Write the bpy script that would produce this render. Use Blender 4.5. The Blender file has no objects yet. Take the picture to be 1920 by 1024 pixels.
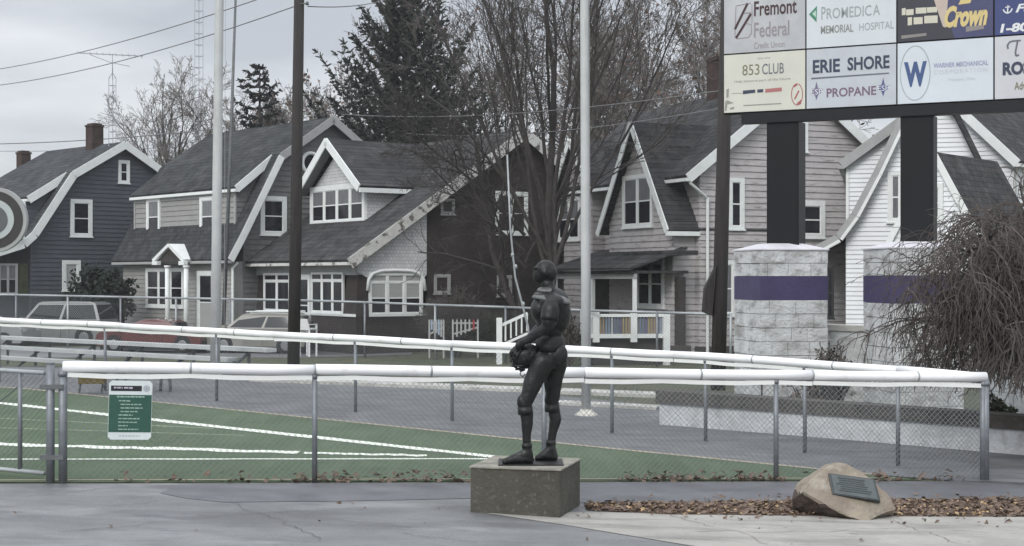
import bpy, bmesh, math, random
from mathutils import Vector, Matrix, noise
R = math.radians
scene = bpy.context.scene
COL = scene.collection
F = 2800.0            # focal length in photo pixels (photo is 1920 wide)
HZ = 520.0            # horizon row in the photo
CAMZ = 2.2

# ------------------------------------------------------------------ camera
cd = bpy.data.cameras.new('camera'); cam = bpy.data.objects.new('camera', cd); COL.objects.link(cam)
cam.location = (0, 0, CAMZ); cam.rotation_euler = (R(90), 0, 0)
cd.sensor_width = 36; cd.lens = 36*F/1920; cd.shift_y = 8/1920; cd.clip_start = .1; cd.clip_end = 2000
scene.camera = cam

def at(px, py, d): return Vector(((px-960)/F*d, d, CAMZ-(py-HZ)/F*d))
def sstep(a, b, x):
    t = min(1, max(0, (x-a)/(b-a))); return t*t*(3-2*t)
def gz(x, y):
    xc = min(9, max(-9, x))
    return -.024*(xc+4.5)*(1-sstep(32, 52, y)) - .85*sstep(32, 54, y)
def ground_at(px, py):
    d = 15.0
    for _ in range(40):
        x = (px-960)/F*d
        d = .5*d+.5*F*(CAMZ-gz(x, d))/(py-HZ)
    return ((px-960)/F*d, d)

# ------------------------------------------------------------------ object helpers
def tag(o, label=None, cat=None, group=None, kind=None):
    if label: o['label'] = label
    if cat: o['category'] = cat
    if group: o['group'] = group
    if kind: o['kind'] = kind
    return o
def empty(name, loc, rz=0, label=None, cat=None, group=None):
    o = bpy.data.objects.new(name, None); COL.objects.link(o); o.empty_display_size = .3
    o.location = loc; o.rotation_euler = (0, 0, rz)
    return tag(o, label, cat, group)
def children(o): return [c for c in bpy.data.objects if c.parent == o]
def copy_tree(o, parent=None):
    c = o.copy(); COL.objects.link(c); c.parent = parent
    for ch in children(o): copy_tree(ch, c)
    return c

class MB:
    def __init__(s): s.v = []; s.f = []
    def add(s, vs, fs):
        n = len(s.v); s.v += [tuple(v) for v in vs]; s.f += [tuple(i+n for i in f) for f in fs]
    def box(s, x0, x1, y0, y1, z0, z1):
        s.add([(x0,y0,z0),(x1,y0,z0),(x1,y1,z0),(x0,y1,z0),(x0,y0,z1),(x1,y0,z1),(x1,y1,z1),(x0,y1,z1)],
              [(0,3,2,1),(4,5,6,7),(0,1,5,4),(1,2,6,5),(2,3,7,6),(3,0,4,7)])
    def mbox(s, m, a0, a1, o0, o1, z0, z1):      # box in plane coordinates, m(a, out, z)
        s.add([m(a0,o0,z0),m(a1,o0,z0),m(a1,o1,z0),m(a0,o1,z0),m(a0,o0,z1),m(a1,o0,z1),m(a1,o1,z1),m(a0,o1,z1)],
              [(0,3,2,1),(4,5,6,7),(0,1,5,4),(1,2,6,5),(2,3,7,6),(3,0,4,7)])
    def prism(s, a, b):                          # two matching rings of points, closed
        n = len(a)
        s.add(list(a)+list(b), [tuple(range(n-1,-1,-1)), tuple(range(n,2*n))]+[(i,(i+1)%n,n+(i+1)%n,n+i) for i in range(n)])
    def prism_y(s, poly, y0, y1): s.prism([(x,y0,z) for x,z in poly], [(x,y1,z) for x,z in poly])
    def prism_x(s, poly, x0, x1): s.prism([(x0,y,z) for y,z in poly], [(x1,y,z) for y,z in poly])
    def beam(s, p, q, w, h, up=(0,0,1)):         # rectangular bar
        p = Vector(p); q = Vector(q); d = (q-p).normalized(); u = Vector(up)
        if abs(d.dot(u)) > .98: u = Vector((1,0,0))
        a = d.cross(u).normalized()*w/2; b = a.cross(d).normalized()*h/2
        s.prism([p-a-b,p+a-b,p+a+b,p-a+b],[q-a-b,q+a-b,q+a+b,q-a+b])
    def tube(s, pts, rad, n=8, caps=True):
        pts = [Vector(p) for p in pts]
        if not hasattr(rad, '__len__'): rad = [rad]*len(pts)
        base = len(s.v); prev = None
        for i, p in enumerate(pts):
            d = (pts[min(i+1,len(pts)-1)]-pts[max(i-1,0)])
            if d.length < 1e-9: d = Vector((0,0,1))
            d.normalize()
            if prev is None:
                u = Vector((0,0,1)) if abs(d.z) < .9 else Vector((1,0,0))
                a = d.cross(u).normalized()
            else:
                a = prev-d*prev.dot(d)
                if a.length < 1e-6: a = d.cross(Vector((0,0,1)))
                a.normalize()
            prev = a; b = d.cross(a); r = rad[i]
            for k in range(n):
                t = 2*math.pi*k/n; s.v.append(tuple(p+a*(r*math.cos(t))+b*(r*math.sin(t))))
        for i in range(len(pts)-1):
            o = base+i*n
            for k in range(n): s.f.append((o+k,o+(k+1)%n,o+n+(k+1)%n,o+n+k))
        if caps and n > 2:
            s.f.append(tuple(base+k for k in range(n-1,-1,-1))); o = base+(len(pts)-1)*n; s.f.append(tuple(o+k for k in range(n)))
    def lathe(s, prof, n=24, c=(0,0,0)):          # (r, z) profile about a vertical axis
        s.tube([(c[0],c[1],c[2]+z) for r,z in prof], [r for r,z in prof], n)
    def ellipsoid(s, c, r, rot=None, nu=20, nv=12):
        c = Vector(c); m = rot or Matrix.Identity(3); base = len(s.v)
        for j in range(1, nv):
            ph = math.pi*j/nv
            for i in range(nu):
                t = 2*math.pi*i/nu
                s.v.append(tuple(c+m@Vector((r[0]*math.sin(ph)*math.cos(t), r[1]*math.sin(ph)*math.sin(t), r[2]*math.cos(ph)))))
        s.v.append(tuple(c+m@Vector((0,0,r[2])))); s.v.append(tuple(c+m@Vector((0,0,-r[2])))); T = len(s.v)-2; Bm = T+1
        for j in range(nv-2):
            for i in range(nu):
                a = base+j*nu+i; b = base+j*nu+(i+1)%nu; s.f.append((a, a+nu, b+nu, b))
        for i in range(nu):
            s.f.append((T, base+i, base+(i+1)%nu)); o = base+(nv-2)*nu; s.f.append((Bm, o+(i+1)%nu, o+i))
    def build(s, name, mat, parent=None, smooth=False, fix=True, bevel=0):
        me = bpy.data.meshes.new(name); me.from_pydata(s.v, [], s.f)
        if fix and len(s.f) < 60000:
            bm = bmesh.new(); bm.from_mesh(me)
            if bevel: bmesh.ops.bevel(bm, geom=bm.edges[:], offset=bevel, segments=2, affect='EDGES', profile=.6)
            bmesh.ops.recalc_face_normals(bm, faces=bm.faces); bm.to_mesh(me); bm.free()
        me.materials.append(mat)
        if smooth: me.polygons.foreach_set('use_smooth', [True]*len(me.polygons))
        me.update()
        o = bpy.data.objects.new(name, me); COL.objects.link(o); o.parent = parent
        return o

def clip(poly, n, c):
    out = []
    for i in range(len(poly)):
        p = poly[i]; q = poly[(i+1)%len(poly)]
        dp = p[0]*n[0]+p[1]*n[1]-c; dq = q[0]*n[0]+q[1]*n[1]-c
        if dp >= 0: out.append(p)
        if (dp > 0) != (dq > 0) and abs(dp-dq) > 1e-9:
            t = dp/(dp-dq); out.append((p[0]+(q[0]-p[0])*t, p[1]+(q[1]-p[1])*t))
    return out

def siding(mb, poly, m, pitch=.2, out=.03, base=.005, z0=0.0):
    zs = [z for _, z in poly]; k = math.floor((min(zs)-z0)/pitch)
    while z0+k*pitch < max(zs):
        a = z0+k*pitch; b = a+pitch; k += 1
        p = clip(clip(poly, (0,1), a), (0,-1), -b)
        if len(p) < 3: continue
        n = len(p)
        fr = [m(q[0], base+out*(1-(q[1]-a)/pitch), q[1]) for q in p]
        bk = [m(q[0], -.01, q[1]) for q in p]
        mb.add(fr+bk, [tuple(range(n))]+[(i,(i+1)%n,n+(i+1)%n,n+i) for i in range(n)])

# ------------------------------------------------------------------ materials
def mat(name, col, rough=.7, metal=0, var=.18, scale=4, bump=0, bscale=40, spec=.5, stretch=(1,1,1), col2=None, thr=None, detail=5):
    m = bpy.data.materials.new(name); m.use_nodes = True; nt = m.node_tree; N = nt.nodes; L = nt.links
    b = N['Principled BSDF']; b.inputs['Roughness'].default_value = rough; b.inputs['Metallic'].default_value = metal
    b.inputs['Specular IOR Level'].default_value = spec
    tc = N.new('ShaderNodeTexCoord'); mp = N.new('ShaderNodeMapping'); mp.inputs['Scale'].default_value = stretch
    L.new(tc.outputs['Object'], mp.inputs['Vector'])
    nz = N.new('ShaderNodeTexNoise'); nz.inputs['Scale'].default_value = scale; nz.inputs['Detail'].default_value = detail; nz.inputs['Roughness'].default_value = .65
    L.new(mp.outputs[0], nz.inputs['Vector'])
    cr = N.new('ShaderNodeValToRGB'); L.new(nz.outputs[0], cr.inputs[0])
    lo = [c*(1-var) for c in col[:3]]; hi = list(col2) if col2 else [min(1, c*(1+var)) for c in col[:3]]
    if col2: lo = list(col[:3])
    t = thr or (.3, .7)
    cr.color_ramp.elements[0].position = t[0]; cr.color_ramp.elements[0].color = (*lo, 1)
    cr.color_ramp.elements[1].position = t[1]; cr.color_ramp.elements[1].color = (*hi, 1)
    L.new(cr.outputs[0], b.inputs['Base Color'])
    if bump:
        n2 = N.new('ShaderNodeTexNoise'); n2.inputs['Scale'].default_value = bscale; n2.inputs['Detail'].default_value = 6
        L.new(mp.outputs[0], n2.inputs['Vector'])
        bp = N.new('ShaderNodeBump'); bp.inputs['Strength'].default_value = bump; bp.inputs['Distance'].default_value = .05
        L.new(n2.outputs[0], bp.inputs['Height']); L.new(bp.outputs[0], b.inputs['Normal'])
    return m
def mixin(m, col, scale, t0, t1, stretch=(1,1,1), fac=1.0, seed=0):
    """lay a second noise-masked colour (stains, dirt) over a material"""
    nt = m.node_tree; N = nt.nodes; L = nt.links; b = N['Principled BSDF']
    src = b.inputs['Base Color'].links[0].from_socket
    tc = N.new('ShaderNodeTexCoord'); mp = N.new('ShaderNodeMapping'); mp.inputs['Scale'].default_value = stretch; mp.inputs['Location'].default_value = (seed*7.3, seed*3.1, seed*1.7)
    L.new(tc.outputs['Object'], mp.inputs['Vector'])
    nz = N.new('ShaderNodeTexNoise'); nz.inputs['Scale'].default_value = scale; nz.inputs['Detail'].default_value = 7; nz.inputs['Roughness'].default_value = .6
    L.new(mp.outputs[0], nz.inputs['Vector'])
    mr = N.new('ShaderNodeMapRange'); mr.inputs[1].default_value = t0; mr.inputs[2].default_value = t1; mr.inputs[3].default_value = 0; mr.inputs[4].default_value = fac
    L.new(nz.outputs[0], mr.inputs[0])
    mx = N.new('ShaderNodeMix'); mx.data_type = 'RGBA'; L.new(mr.outputs[0], mx.inputs[0]); L.new(src, mx.inputs[6]); mx.inputs[7].default_value = (*col, 1)
    L.new(mx.outputs[2], b.inputs['Base Color']); return m
def shingle(name, col, course=.18, w=.32):
    m = mat(name, col, .95, var=.35, scale=1.3, bump=.25, bscale=60, spec=.12); nt = m.node_tree; N = nt.nodes; L = nt.links; b = N['Principled BSDF']
    src = b.inputs['Base Color'].links[0].from_socket
    tc = N.new('ShaderNodeTexCoord'); sp = N.new('ShaderNodeSeparateXYZ'); cb = N.new('ShaderNodeCombineXYZ')
    L.new(tc.outputs['Object'], sp.inputs[0]); L.new(sp.outputs[1], cb.inputs[0]); L.new(sp.outputs[2], cb.inputs[1])
    br = N.new('ShaderNodeTexBrick'); br.inputs['Scale'].default_value = 1; br.inputs['Brick Width'].default_value = w; br.inputs['Row Height'].default_value = course
    br.inputs['Mortar Size'].default_value = .012; br.inputs['Color1'].default_value = (1.12,1.12,1.12,1); br.inputs['Color2'].default_value = (.72,.72,.74,1); br.inputs['Mortar'].default_value = (.4,.4,.4,1)
    L.new(cb.outputs[0], br.inputs['Vector'])
    mx = N.new('ShaderNodeMix'); mx.data_type = 'RGBA'; mx.blend_type = 'MULTIPLY'; mx.inputs[0].default_value = 1
    L.new(src, mx.inputs[6]); L.new(br.outputs[0], mx.inputs[7]); L.new(mx.outputs[2], b.inputs['Base Color']); return m
def bricks(name, c1, c2, mortar, w, h, ms=.012, rough=.85, var=.3, ax=(0,2), vscale=2.2, bump=.5):
    m = mat(name, (.5,.5,.5), rough, var=var, scale=vscale); nt = m.node_tree; N = nt.nodes; L = nt.links; b = N['Principled BSDF']
    src = b.inputs['Base Color'].links[0].from_socket
    tc = N.new('ShaderNodeTexCoord'); sp = N.new('ShaderNodeSeparateXYZ'); cb = N.new('ShaderNodeCombineXYZ'); L.new(tc.outputs['Object'], sp.inputs[0])
    ad = N.new('ShaderNodeMath'); ad.operation = 'ADD'; L.new(sp.outputs[0], ad.inputs[0]); L.new(sp.outputs[1], ad.inputs[1])
    L.new(ad.outputs[0], cb.inputs[0]); L.new(sp.outputs[2], cb.inputs[1])
    br = N.new('ShaderNodeTexBrick'); br.inputs['Scale'].default_value = 1; br.inputs['Brick Width'].default_value = w; br.inputs['Row Height'].default_value = h
    br.inputs['Mortar Size'].default_value = ms; br.inputs['Color1'].default_value = (*c1,1); br.inputs['Color2'].default_value = (*c2,1); br.inputs['Mortar'].default_value = (*mortar,1)
    L.new(cb.outputs[0], br.inputs['Vector'])
    mx = N.new('ShaderNodeMix'); mx.data_type = 'RGBA'; mx.blend_type = 'MULTIPLY'; mx.inputs[0].default_value = 1
    sc = N.new('ShaderNodeVectorMath'); sc.operation = 'SCALE'; sc.inputs['Scale'].default_value = 2; L.new(src, sc.inputs[0])
    L.new(br.outputs[0], mx.inputs[6]); L.new(sc.outputs[0], mx.inputs[7]); L.new(mx.outputs[2], b.inputs['Base Color'])
    bp = N.new('ShaderNodeBump'); bp.inputs['Strength'].default_value = bump; bp.inputs['Distance'].default_value = .02; bp.invert = True
    L.new(br.outputs['Fac'], bp.inputs['Height']); L.new(bp.outputs[0], b.inputs['Normal']); return m

M = {}
M['asphalt'] = mixin(mat('asphalt', (.175,.181,.187), .45, var=.25, scale=1.6, bump=.35, bscale=70, stretch=(.6,1,1)), (.085,.088,.096), .9, .47, .64, (.40,1.1,1), .85, 2)
mixin(M['asphalt'], (.30,.31,.32), 1.5, .53, .68, (.35,1,1), .75, 5)
mixin(M['asphalt'], (.10,.103,.11), 3.5, .55, .72, (.6,1,1), .55, 9)
M['asphalt_dark'] = mixin(mat('asphalt_patch', (.125,.13,.142), .5, var=.25, scale=1.8, bump=.35, bscale=70), (.075,.078,.086), 2.2, .48, .68, (.5,1,1), .8, 4)
M['track'] = mixin(mat('track_asphalt', (.142,.148,.155), .75, var=.3, scale=1.4, bump=.3, bscale=60), (.075,.078,.088), 1.6, .5, .70, (.5,1.5,1), .8, 3)
M['turf'] = mat('artificial_turf', (.10,.152,.085), .9, var=.22, scale=.8, bump=.8, bscale=90)
mixin(M['turf'], (.15,.18,.125), 26, .52, .75, (1,1,1), .55, 4)
M['turf_line'] = mat('turf_paint', (.72,.76,.68), .8, var=.12, scale=9)
M['turf_line_faint'] = mat('faded_turf_paint', (.30,.37,.25), .85, var=.25, scale=6)
M['tan_kerb'] = mat('tan_edging', (.33,.30,.23), .9, var=.25, scale=5)
M['lawn'] = mixin(mat('lawn', (.082,.095,.056), .95, var=.4, scale=1.2, bump=.8, bscale=40), (.12,.10,.065), 1.5, .5, .72, (1,1,1), .7, 1)
M['concrete'] = mixin(mat('concrete_slab', (.34,.33,.305), .8, var=.16, scale=2.0, bump=.2, bscale=50), (.21,.205,.195), 2.0, .48, .66, (.45,1.9,1), .8, 8)
mixin(M['concrete'], (.13,.125,.12), 1.3, .64, .72, (.35,2.2,1), .7, 9)
M['kerb'] = mixin(mat('kerb_concrete', (.50,.50,.47), .85, var=.2, scale=3), (.12,.12,.10), 2, .5, .7, (1,1,1), .6, 2)
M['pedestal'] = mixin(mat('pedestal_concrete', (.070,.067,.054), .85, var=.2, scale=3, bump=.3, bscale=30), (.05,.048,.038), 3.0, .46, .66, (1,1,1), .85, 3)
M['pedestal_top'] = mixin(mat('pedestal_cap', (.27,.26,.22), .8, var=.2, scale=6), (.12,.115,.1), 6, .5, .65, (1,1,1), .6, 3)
M['bronze'] = mixin(mat('bronze', (.020,.021,.021), .42, .5, var=.3, scale=6, bump=.22, bscale=26), (.085,.09,.086), 5, .52, .8, (1,1,1), .6, 1)
M['bronze_toplit'] = mixin(mat('toplit_bronze', (.17,.175,.17), .42, .5, var=.25, scale=7, bump=.2, bscale=26), (.04,.042,.04), 6, .5, .7, (1,1,1), .7, 1)  # pads and collar: sky highlight on the shoulders put into a paler bronze colour
M['galv'] = mat('galvanised_steel', (.20,.215,.235), .5, .35, var=.22, scale=8)
M['galv_light'] = mat('bright_galvanised_steel', (.36,.385,.40), .5, .3, var=.15, scale=6)
M['wire'] = mat('fence_wire', (.22,.24,.25), .5, .4, var=.1)
M['white_pipe'] = mat('white_plastic', (.88,.89,.90), .42, var=.02, scale=2)
M['pale_lip'] = mat('pale_plastic_lip', (.80,.82,.80), .5, var=.06, scale=3)
M['black'] = mat('black_paint', (.012,.013,.016), .45, var=.2)
M['black_plastic'] = mat('black_plastic', (.02,.02,.022), .4, var=.2)
M['sign_post'] = mat('dark_painted_steel', (.004,.0045,.0065), .5, var=.25, scale=1.5, spec=.3)
M['frame'] = mat('sign_frame', (.009,.010,.013), .5, var=.2, spec=.3)
M['flagpole'] = mixin(mat('flagpole_aluminium', (.50,.515,.515), .45, .1, var=.1, scale=2), (.28,.28,.27), 3, .58, .8, (3,3,.5), .6, 1)
M['pole_base'] = mat('pale_cast_base', (.62,.60,.54), .7, var=.15, scale=6)
M['wood_pole'] = mat('creosoted_pole', (.030,.026,.025), .85, var=.4, scale=3, bump=.5, bscale=14, stretch=(5,5,.3))
M['limestone'] = mixin(mat('limestone_blocks', (.56,.575,.58), .85, var=.22, scale=2.6, bump=.5, bscale=22), (.25,.245,.235), 2.2, .50, .66, (1,1,2.4), .8, 6)
mixin(M['limestone'], (.15,.14,.12), 5.0, .60, .74, (1,1,1.6), .8, 4)
M['painted_stone'] = mixin(mat('pale_painted_stone', (.60,.62,.64), .85, var=.16, scale=4, bump=.5, bscale=18), (.3,.3,.3), 3.2, .56, .72, (1,1,1), .6, 6)
M['purple'] = mixin(mat('purple_paint', (.052,.042,.108), .6, var=.2, scale=2.5, bump=.2, bscale=20), (.036,.03,.07), 5, .5, .7, (1,1,1), .5, 2)
M['cap_stone'] = mat('pale_cap', (.60,.595,.63), .6, var=.1, scale=3)
M['old_timber'] = mat('weathered_timber', (.082,.075,.068), .95, var=.35, scale=3, bump=.4, bscale=20, stretch=(.5,3,3))
M['boulder'] = mixin(mat('boulder_stone', (.27,.235,.185), .9, var=.22, scale=3.2, bump=.5, bscale=14), (.20,.16,.13), 2.6, .47, .62, (1,1,1), .8, 2)
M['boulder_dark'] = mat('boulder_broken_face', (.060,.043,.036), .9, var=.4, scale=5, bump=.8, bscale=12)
M['plaque'] = mat('plaque_bronze', (.085,.10,.105), .5, .3, var=.2, scale=10)
M['plaque_edge'] = mat('plaque_rim', (.05,.058,.06), .45, .4, var=.2, scale=10)
M['leaf'] = mat('dry_leaves', (.085,.055,.042), .9, var=.5, scale=14, col2=(.22,.165,.13))
M['leaf_pale'] = mat('pale_dry_leaves', (.40,.29,.16), .9, var=.3, scale=14)
M['bark'] = mat('grey_bark', (.075,.068,.064), .95, var=.35, scale=5)
M['bark_dark'] = mat('dark_bark', (.048,.042,.040), .95, var=.35, scale=5)
M['twig'] = mat('fine_twigs', (.095,.085,.08), .95, var=.3, scale=5)
M['twig_pale'] = mat('pale_twigs', (.17,.155,.145), .95, var=.3, scale=5)
M['twig_brown'] = mat('brown_twigs', (.085,.073,.067), .95, var=.4, scale=5)
M['russet'] = mat('russet_leaves', (.14,.092,.072), .9, var=.4, scale=6)
M['needles'] = mat('spruce_needles', (.045,.052,.046), .9, var=.4, scale=3)
M['needles_dark'] = mat('dark_spruce_needles', (.022,.026,.024), .9, var=.4, scale=3)
M['yew'] = mat('evergreen_leaves', (.012,.022,.015), .85, var=.5, scale=4)
M['shrub_green'] = mat('dull_green_leaves', (.045,.055,.028), .9, var=.4, scale=6)
M['glass'] = mat('window_glass', (.018,.019,.024), .12, var=.5, scale=2.0, spec=.35)
M['glass_curtain'] = mat('curtained_glass', (.16,.165,.175), .25, var=.35, scale=3, stretch=(6,6,.4), spec=.3)
M['blind'] = mat('roller_blind', (.36,.37,.36), .5, var=.12, scale=3, stretch=(.3,.3,6))
M['trim'] = mat('white_trim', (.76,.79,.78), .6, var=.07, scale=3)
M['trim_peel'] = mixin(mat('peeling_trim', (.58,.58,.56), .8, var=.12, scale=4), (.10,.085,.075), 2.6, .54, .60, (1,1,1), .9, 3)
M['trim_grey'] = mat('grey_trim', (.34,.345,.345), .6, var=.1, scale=3)
M['blue_side'] = mixin(mat('slate_blue_siding', (.070,.081,.098), .7, var=.16, scale=1.5), (.064,.074,.09), 1.6, .5, .65, (1,1,.3), .7, 1)
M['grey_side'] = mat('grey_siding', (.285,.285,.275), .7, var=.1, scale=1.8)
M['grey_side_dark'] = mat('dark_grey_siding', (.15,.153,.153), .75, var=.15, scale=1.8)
M['pink_side'] = mixin(mat('dusty_pink_siding', (.45,.43,.432), .8, var=.12, scale=2), (.17,.155,.155), 3.2, .56, .70, (.6,.6,3.0), .8, 2)
M['white_side'] = mat('white_siding', (.78,.80,.82), .6, var=.05, scale=1.5)
M['white_shingle'] = bricks('white_wall_shingles', (.66,.67,.68), (.56,.57,.58), (.40,.40,.40), .16, .14, .010, .75, .08, bump=.7)
M['brick'] = bricks('dark_brick', (.036,.024,.022), (.025,.018,.0175), (.038,.034,.033), .21, .075, .010, .9, .45, vscale=1.2)
M['brick_red'] = bricks('chimney_brick', (.07,.035,.03), (.045,.025,.023), (.05,.045,.04), .21, .075, .010, .9, .4)
M['roof_grey'] = shingle('grey_shingles', (.054,.058,.061))
M['roof_dark'] = shingle('charcoal_shingles', (.064,.064,.066))
M['roof_blue'] = shingle('slate_shingles', (.066,.071,.077))
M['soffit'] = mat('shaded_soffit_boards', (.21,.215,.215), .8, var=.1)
M['foundation'] = mat('foundation', (.05,.045,.043), .9, var=.3, scale=2)
M['cable'] = mat('cable', (.16,.16,.17), .6, var=.1)
M['lattice'] = mat('mast_steel', (.30,.31,.34), .5, .3, var=.1)
M['alu'] = mat('bench_aluminium', (.50,.52,.52), .45, .3, var=.12, scale=3)
M['dull_steel'] = mat('dull_steel', (.13,.14,.145), .6, .3, var=.2, scale=4)
M['red_paint'] = mat('dull_red_car_paint', (.11,.028,.028), .3, var=.1, spec=.6)
M['silver_paint'] = mat('silver_car_paint', (.30,.31,.31), .3, .3, var=.06, spec=.6)
M['grey_paint'] = mat('grey_car_paint', (.12,.125,.125), .3, .3, var=.06, spec=.6)
M['beige_paint'] = mat('beige_car_paint', (.27,.265,.24), .35, .1, var=.06, spec=.6)
M['car_glass'] = mat('car_glass', (.02,.024,.026), .04, var=.2, spec=1.0)
M['tyre'] = mat('tyre_rubber', (.014,.014,.015), .8, var=.2)
M['rim'] = mat('wheel_rim', (.30,.31,.32), .35, .6, var=.1)
M['lamp_red'] = mat('rear_lamp', (.25,.03,.03), .25, var=.1)
M['lamp_clear'] = mat('head_lamp', (.55,.56,.56), .2, var=.05)
for k_ in ('red_paint','silver_paint','grey_paint','beige_paint'):
    b_ = M[k_].node_tree.nodes['Principled BSDF']; b_.inputs['Coat Weight'].default_value = 1; b_.inputs['Coat Roughness'].default_value = .06
def speck(k, col, sc, t0, t1, fac): mixin(M[k], col, sc, t0, t1, (1,1,1), fac, 13)
speck('asphalt', (.26,.265,.27), 55, .55, .72, .6); speck('asphalt', (.05,.052,.056), 75, .57, .70, .7); speck('asphalt_dark', (.22,.225,.23), 60, .57, .72, .5); speck('track', (.22,.225,.23), 40, .56, .72, .4)
speck('concrete', (.20,.19,.18), 48, .56, .70, .5); speck('concrete', (.45,.44,.42), 30, .58, .74, .4); speck('concrete', (.10,.095,.09), 7, .66, .72, .6)
speck('turf', (.06,.095,.05), 60, .52, .66, .7); mixin(M['turf'], (.145,.195,.12), 1.2, .45, .65, (3.2,.35,1), .5, 6)
speck('boulder', (.22,.19,.15), 30, .54, .66, .6); speck('boulder', (.36,.34,.29), 6, .56, .70, .6); speck('boulder', (.16,.15,.12), 9, .60, .68, .6)
speck('white_pipe', (.50,.50,.48), 3.5, .56, .76, .6); speck('pedestal', (.19,.18,.15), 25, .55, .7, .5)
for k_ in ('roof_grey','roof_dark','roof_blue'): mixin(M[k_], (.12,.12,.115), 1.4, .54, .75, (1,1,.35), .55, 3); mixin(M[k_], (.02,.02,.02), 2.2, .58, .74, (1,1,.3), .6, 8)
def plain(name, c, rough=.55, var=.06): 
    if name not in M: M[name] = mat(name, c, rough, var=var, scale=5)
    return M[name]
# ------------------------------------------------------------------ sky and light
SUN_EL, SUN_AZ = 38, -155       # degrees; azimuth measured from +Y towards +X: behind the camera, to the left
w = bpy.data.worlds.new('World'); scene.world = w; w.use_nodes = True
N = w.node_tree.nodes; L = w.node_tree.links; N.clear()
out = N.new('ShaderNodeOutputWorld')
sky = N.new('ShaderNodeTexSky'); sky.sky_type = 'NISHITA'; sky.sun_disc = False
sky.sun_elevation = R(SUN_EL); sky.sun_rotation = R(SUN_AZ)
b1 = N.new('ShaderNodeBackground'); b1.inputs[1].default_value = .09; L.new(sky.outputs[0], b1.inputs[0])
tc = N.new('ShaderNodeTexCoord'); sp = N.new('ShaderNodeSeparateXYZ'); L.new(tc.outputs['Generated'], sp.inputs[0])
mp = N.new('ShaderNodeMapping'); mp.inputs['Scale'].default_value = (2.2,2.2,9.0); mp.inputs['Location'].default_value = (.35,.2,.62); L.new(tc.outputs['Generated'], mp.inputs[0])
nz = N.new('ShaderNodeTexNoise'); nz.inputs['Scale'].default_value = 1.6; nz.inputs['Detail'].default_value = 5; nz.inputs['Roughness'].default_value = .5; L.new(mp.outputs[0], nz.inputs[0])
cr = N.new('ShaderNodeValToRGB'); L.new(nz.outputs[0], cr.inputs[0])
cr.color_ramp.elements[0].position = .36; cr.color_ramp.elements[0].color = (.54,.565,.615,1)
cr.color_ramp.elements[1].position = .64; cr.color_ramp.elements[1].color = (.87,.89,.92,1)
mr = N.new('ShaderNodeMapRange'); mr.inputs[1].default_value = .18; mr.inputs[2].default_value = 1; mr.inputs[3].default_value = 1.0; mr.inputs[4].default_value = 2.3; L.new(sp.outputs[2], mr.inputs[0])
b2 = N.new('ShaderNodeBackground'); L.new(cr.outputs[0], b2.inputs[0]); L.new(mr.outputs[0], b2.inputs[1])
mx = N.new('ShaderNodeMixShader'); mx.inputs[0].default_value = .88
L.new(b1.outputs[0], mx.inputs[1]); L.new(b2.outputs[0], mx.inputs[2]); L.new(mx.outputs[0], out.inputs[0])
sl = bpy.data.lights.new('sun', 'SUN'); sl.energy = 1.6; sl.angle = R(25); sl.color = (1,.97,.93)
so = bpy.data.objects.new('sun', sl); COL.objects.link(so)
dv = Vector((math.sin(R(SUN_AZ))*math.cos(R(SUN_EL)), math.cos(R(SUN_AZ))*math.cos(R(SUN_EL)), math.sin(R(SUN_EL))))
so.rotation_euler = dv.to_track_quat('Z', 'Y').to_euler(); so.location = dv*60
scene.view_settings.view_transform = 'Standard'; scene.view_settings.look = 'None'; scene.view_settings.gamma = 1; scene.view_settings.exposure = .12

# ------------------------------------------------------------------ ground
GX = [-600,-250,-120]+[-80+i for i in range(161)]+[120,250,600]
GY = [-200,-60,-20]+[-5+i for i in range(136)]+[160,220,320,500,900]
g = MB()
for y in GY:
    for x in GX: g.v.append((x, y, gz(x, y)))
nx = len(GX)
for j in range(len(GY)-1):
    for i in range(nx-1): g.f.append((j*nx+i, j*nx+i+1, (j+1)*nx+i+1, (j+1)*nx+i))
tag(g.build('ground', M['lawn'], fix=False), kind='structure')
def sheet(name, poly, off, m, kind='structure', label=None, cat=None):
    s = MB(); x0 = min(p[0] for p in poly); x1 = max(p[0] for p in poly); y0 = min(p[1] for p in poly); y1 = max(p[1] for p in poly)
    for j in range(len(GY)-1):
        if GY[j+1] < y0 or GY[j] > y1: continue
        row = clip(clip(poly, (0,1), GY[j]), (0,-1), -GY[j+1])
        if len(row) < 3: continue
        for i in range(nx-1):
            if GX[i+1] < x0 or GX[i] > x1: continue
            c = clip(clip(row, (1,0), GX[i]), (-1,0), -GX[i+1])
            if len(c) < 3: continue
            s.add([(p[0],p[1],gz(*p)+off) for p in c], [tuple(range(len(c)))])
    o = s.build(name, m, fix=False); tag(o, label, cat, kind=kind)
    for p in o.data.polygons:
        if p.normal.z < 0: p.flip()
    return o
FN = [(-4.86,15.9),(5.66,17.95)]                    # near fence line
FAR = [(-16.5,33.5),(-13.4,31.6),(-10.2,29.7),(-7.6,27.9),(-5.2,26.3),(-2.6,24.8),(-.95,23.7),(1.5,22.4),(2.8,21.6),(4.0,20.4),(4.95,19.15),(5.66,17.95)]
def fnx(x): return FN[0][1]+(x-FN[0][0])*(FN[1][1]-FN[0][1])/(FN[1][0]-FN[0][0])
sheet('car_park', [(-60,-5),(60,-5),(60,14),(14,16.2),(5.75,fnx(5.75)-.08),(-60,fnx(-60)-.08)], .004, M['asphalt'])
TE = [(-40,50.1),(-4.93,24.8),(1.35,20.25),(4.4,18.15),(4.9,17.82)]      # turf edge along the track
sheet('football_turf', [(-60,fnx(-60)+.02),(4.9,fnx(4.9)+.02)]+TE[::-1], .008, M['turf'])
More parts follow.
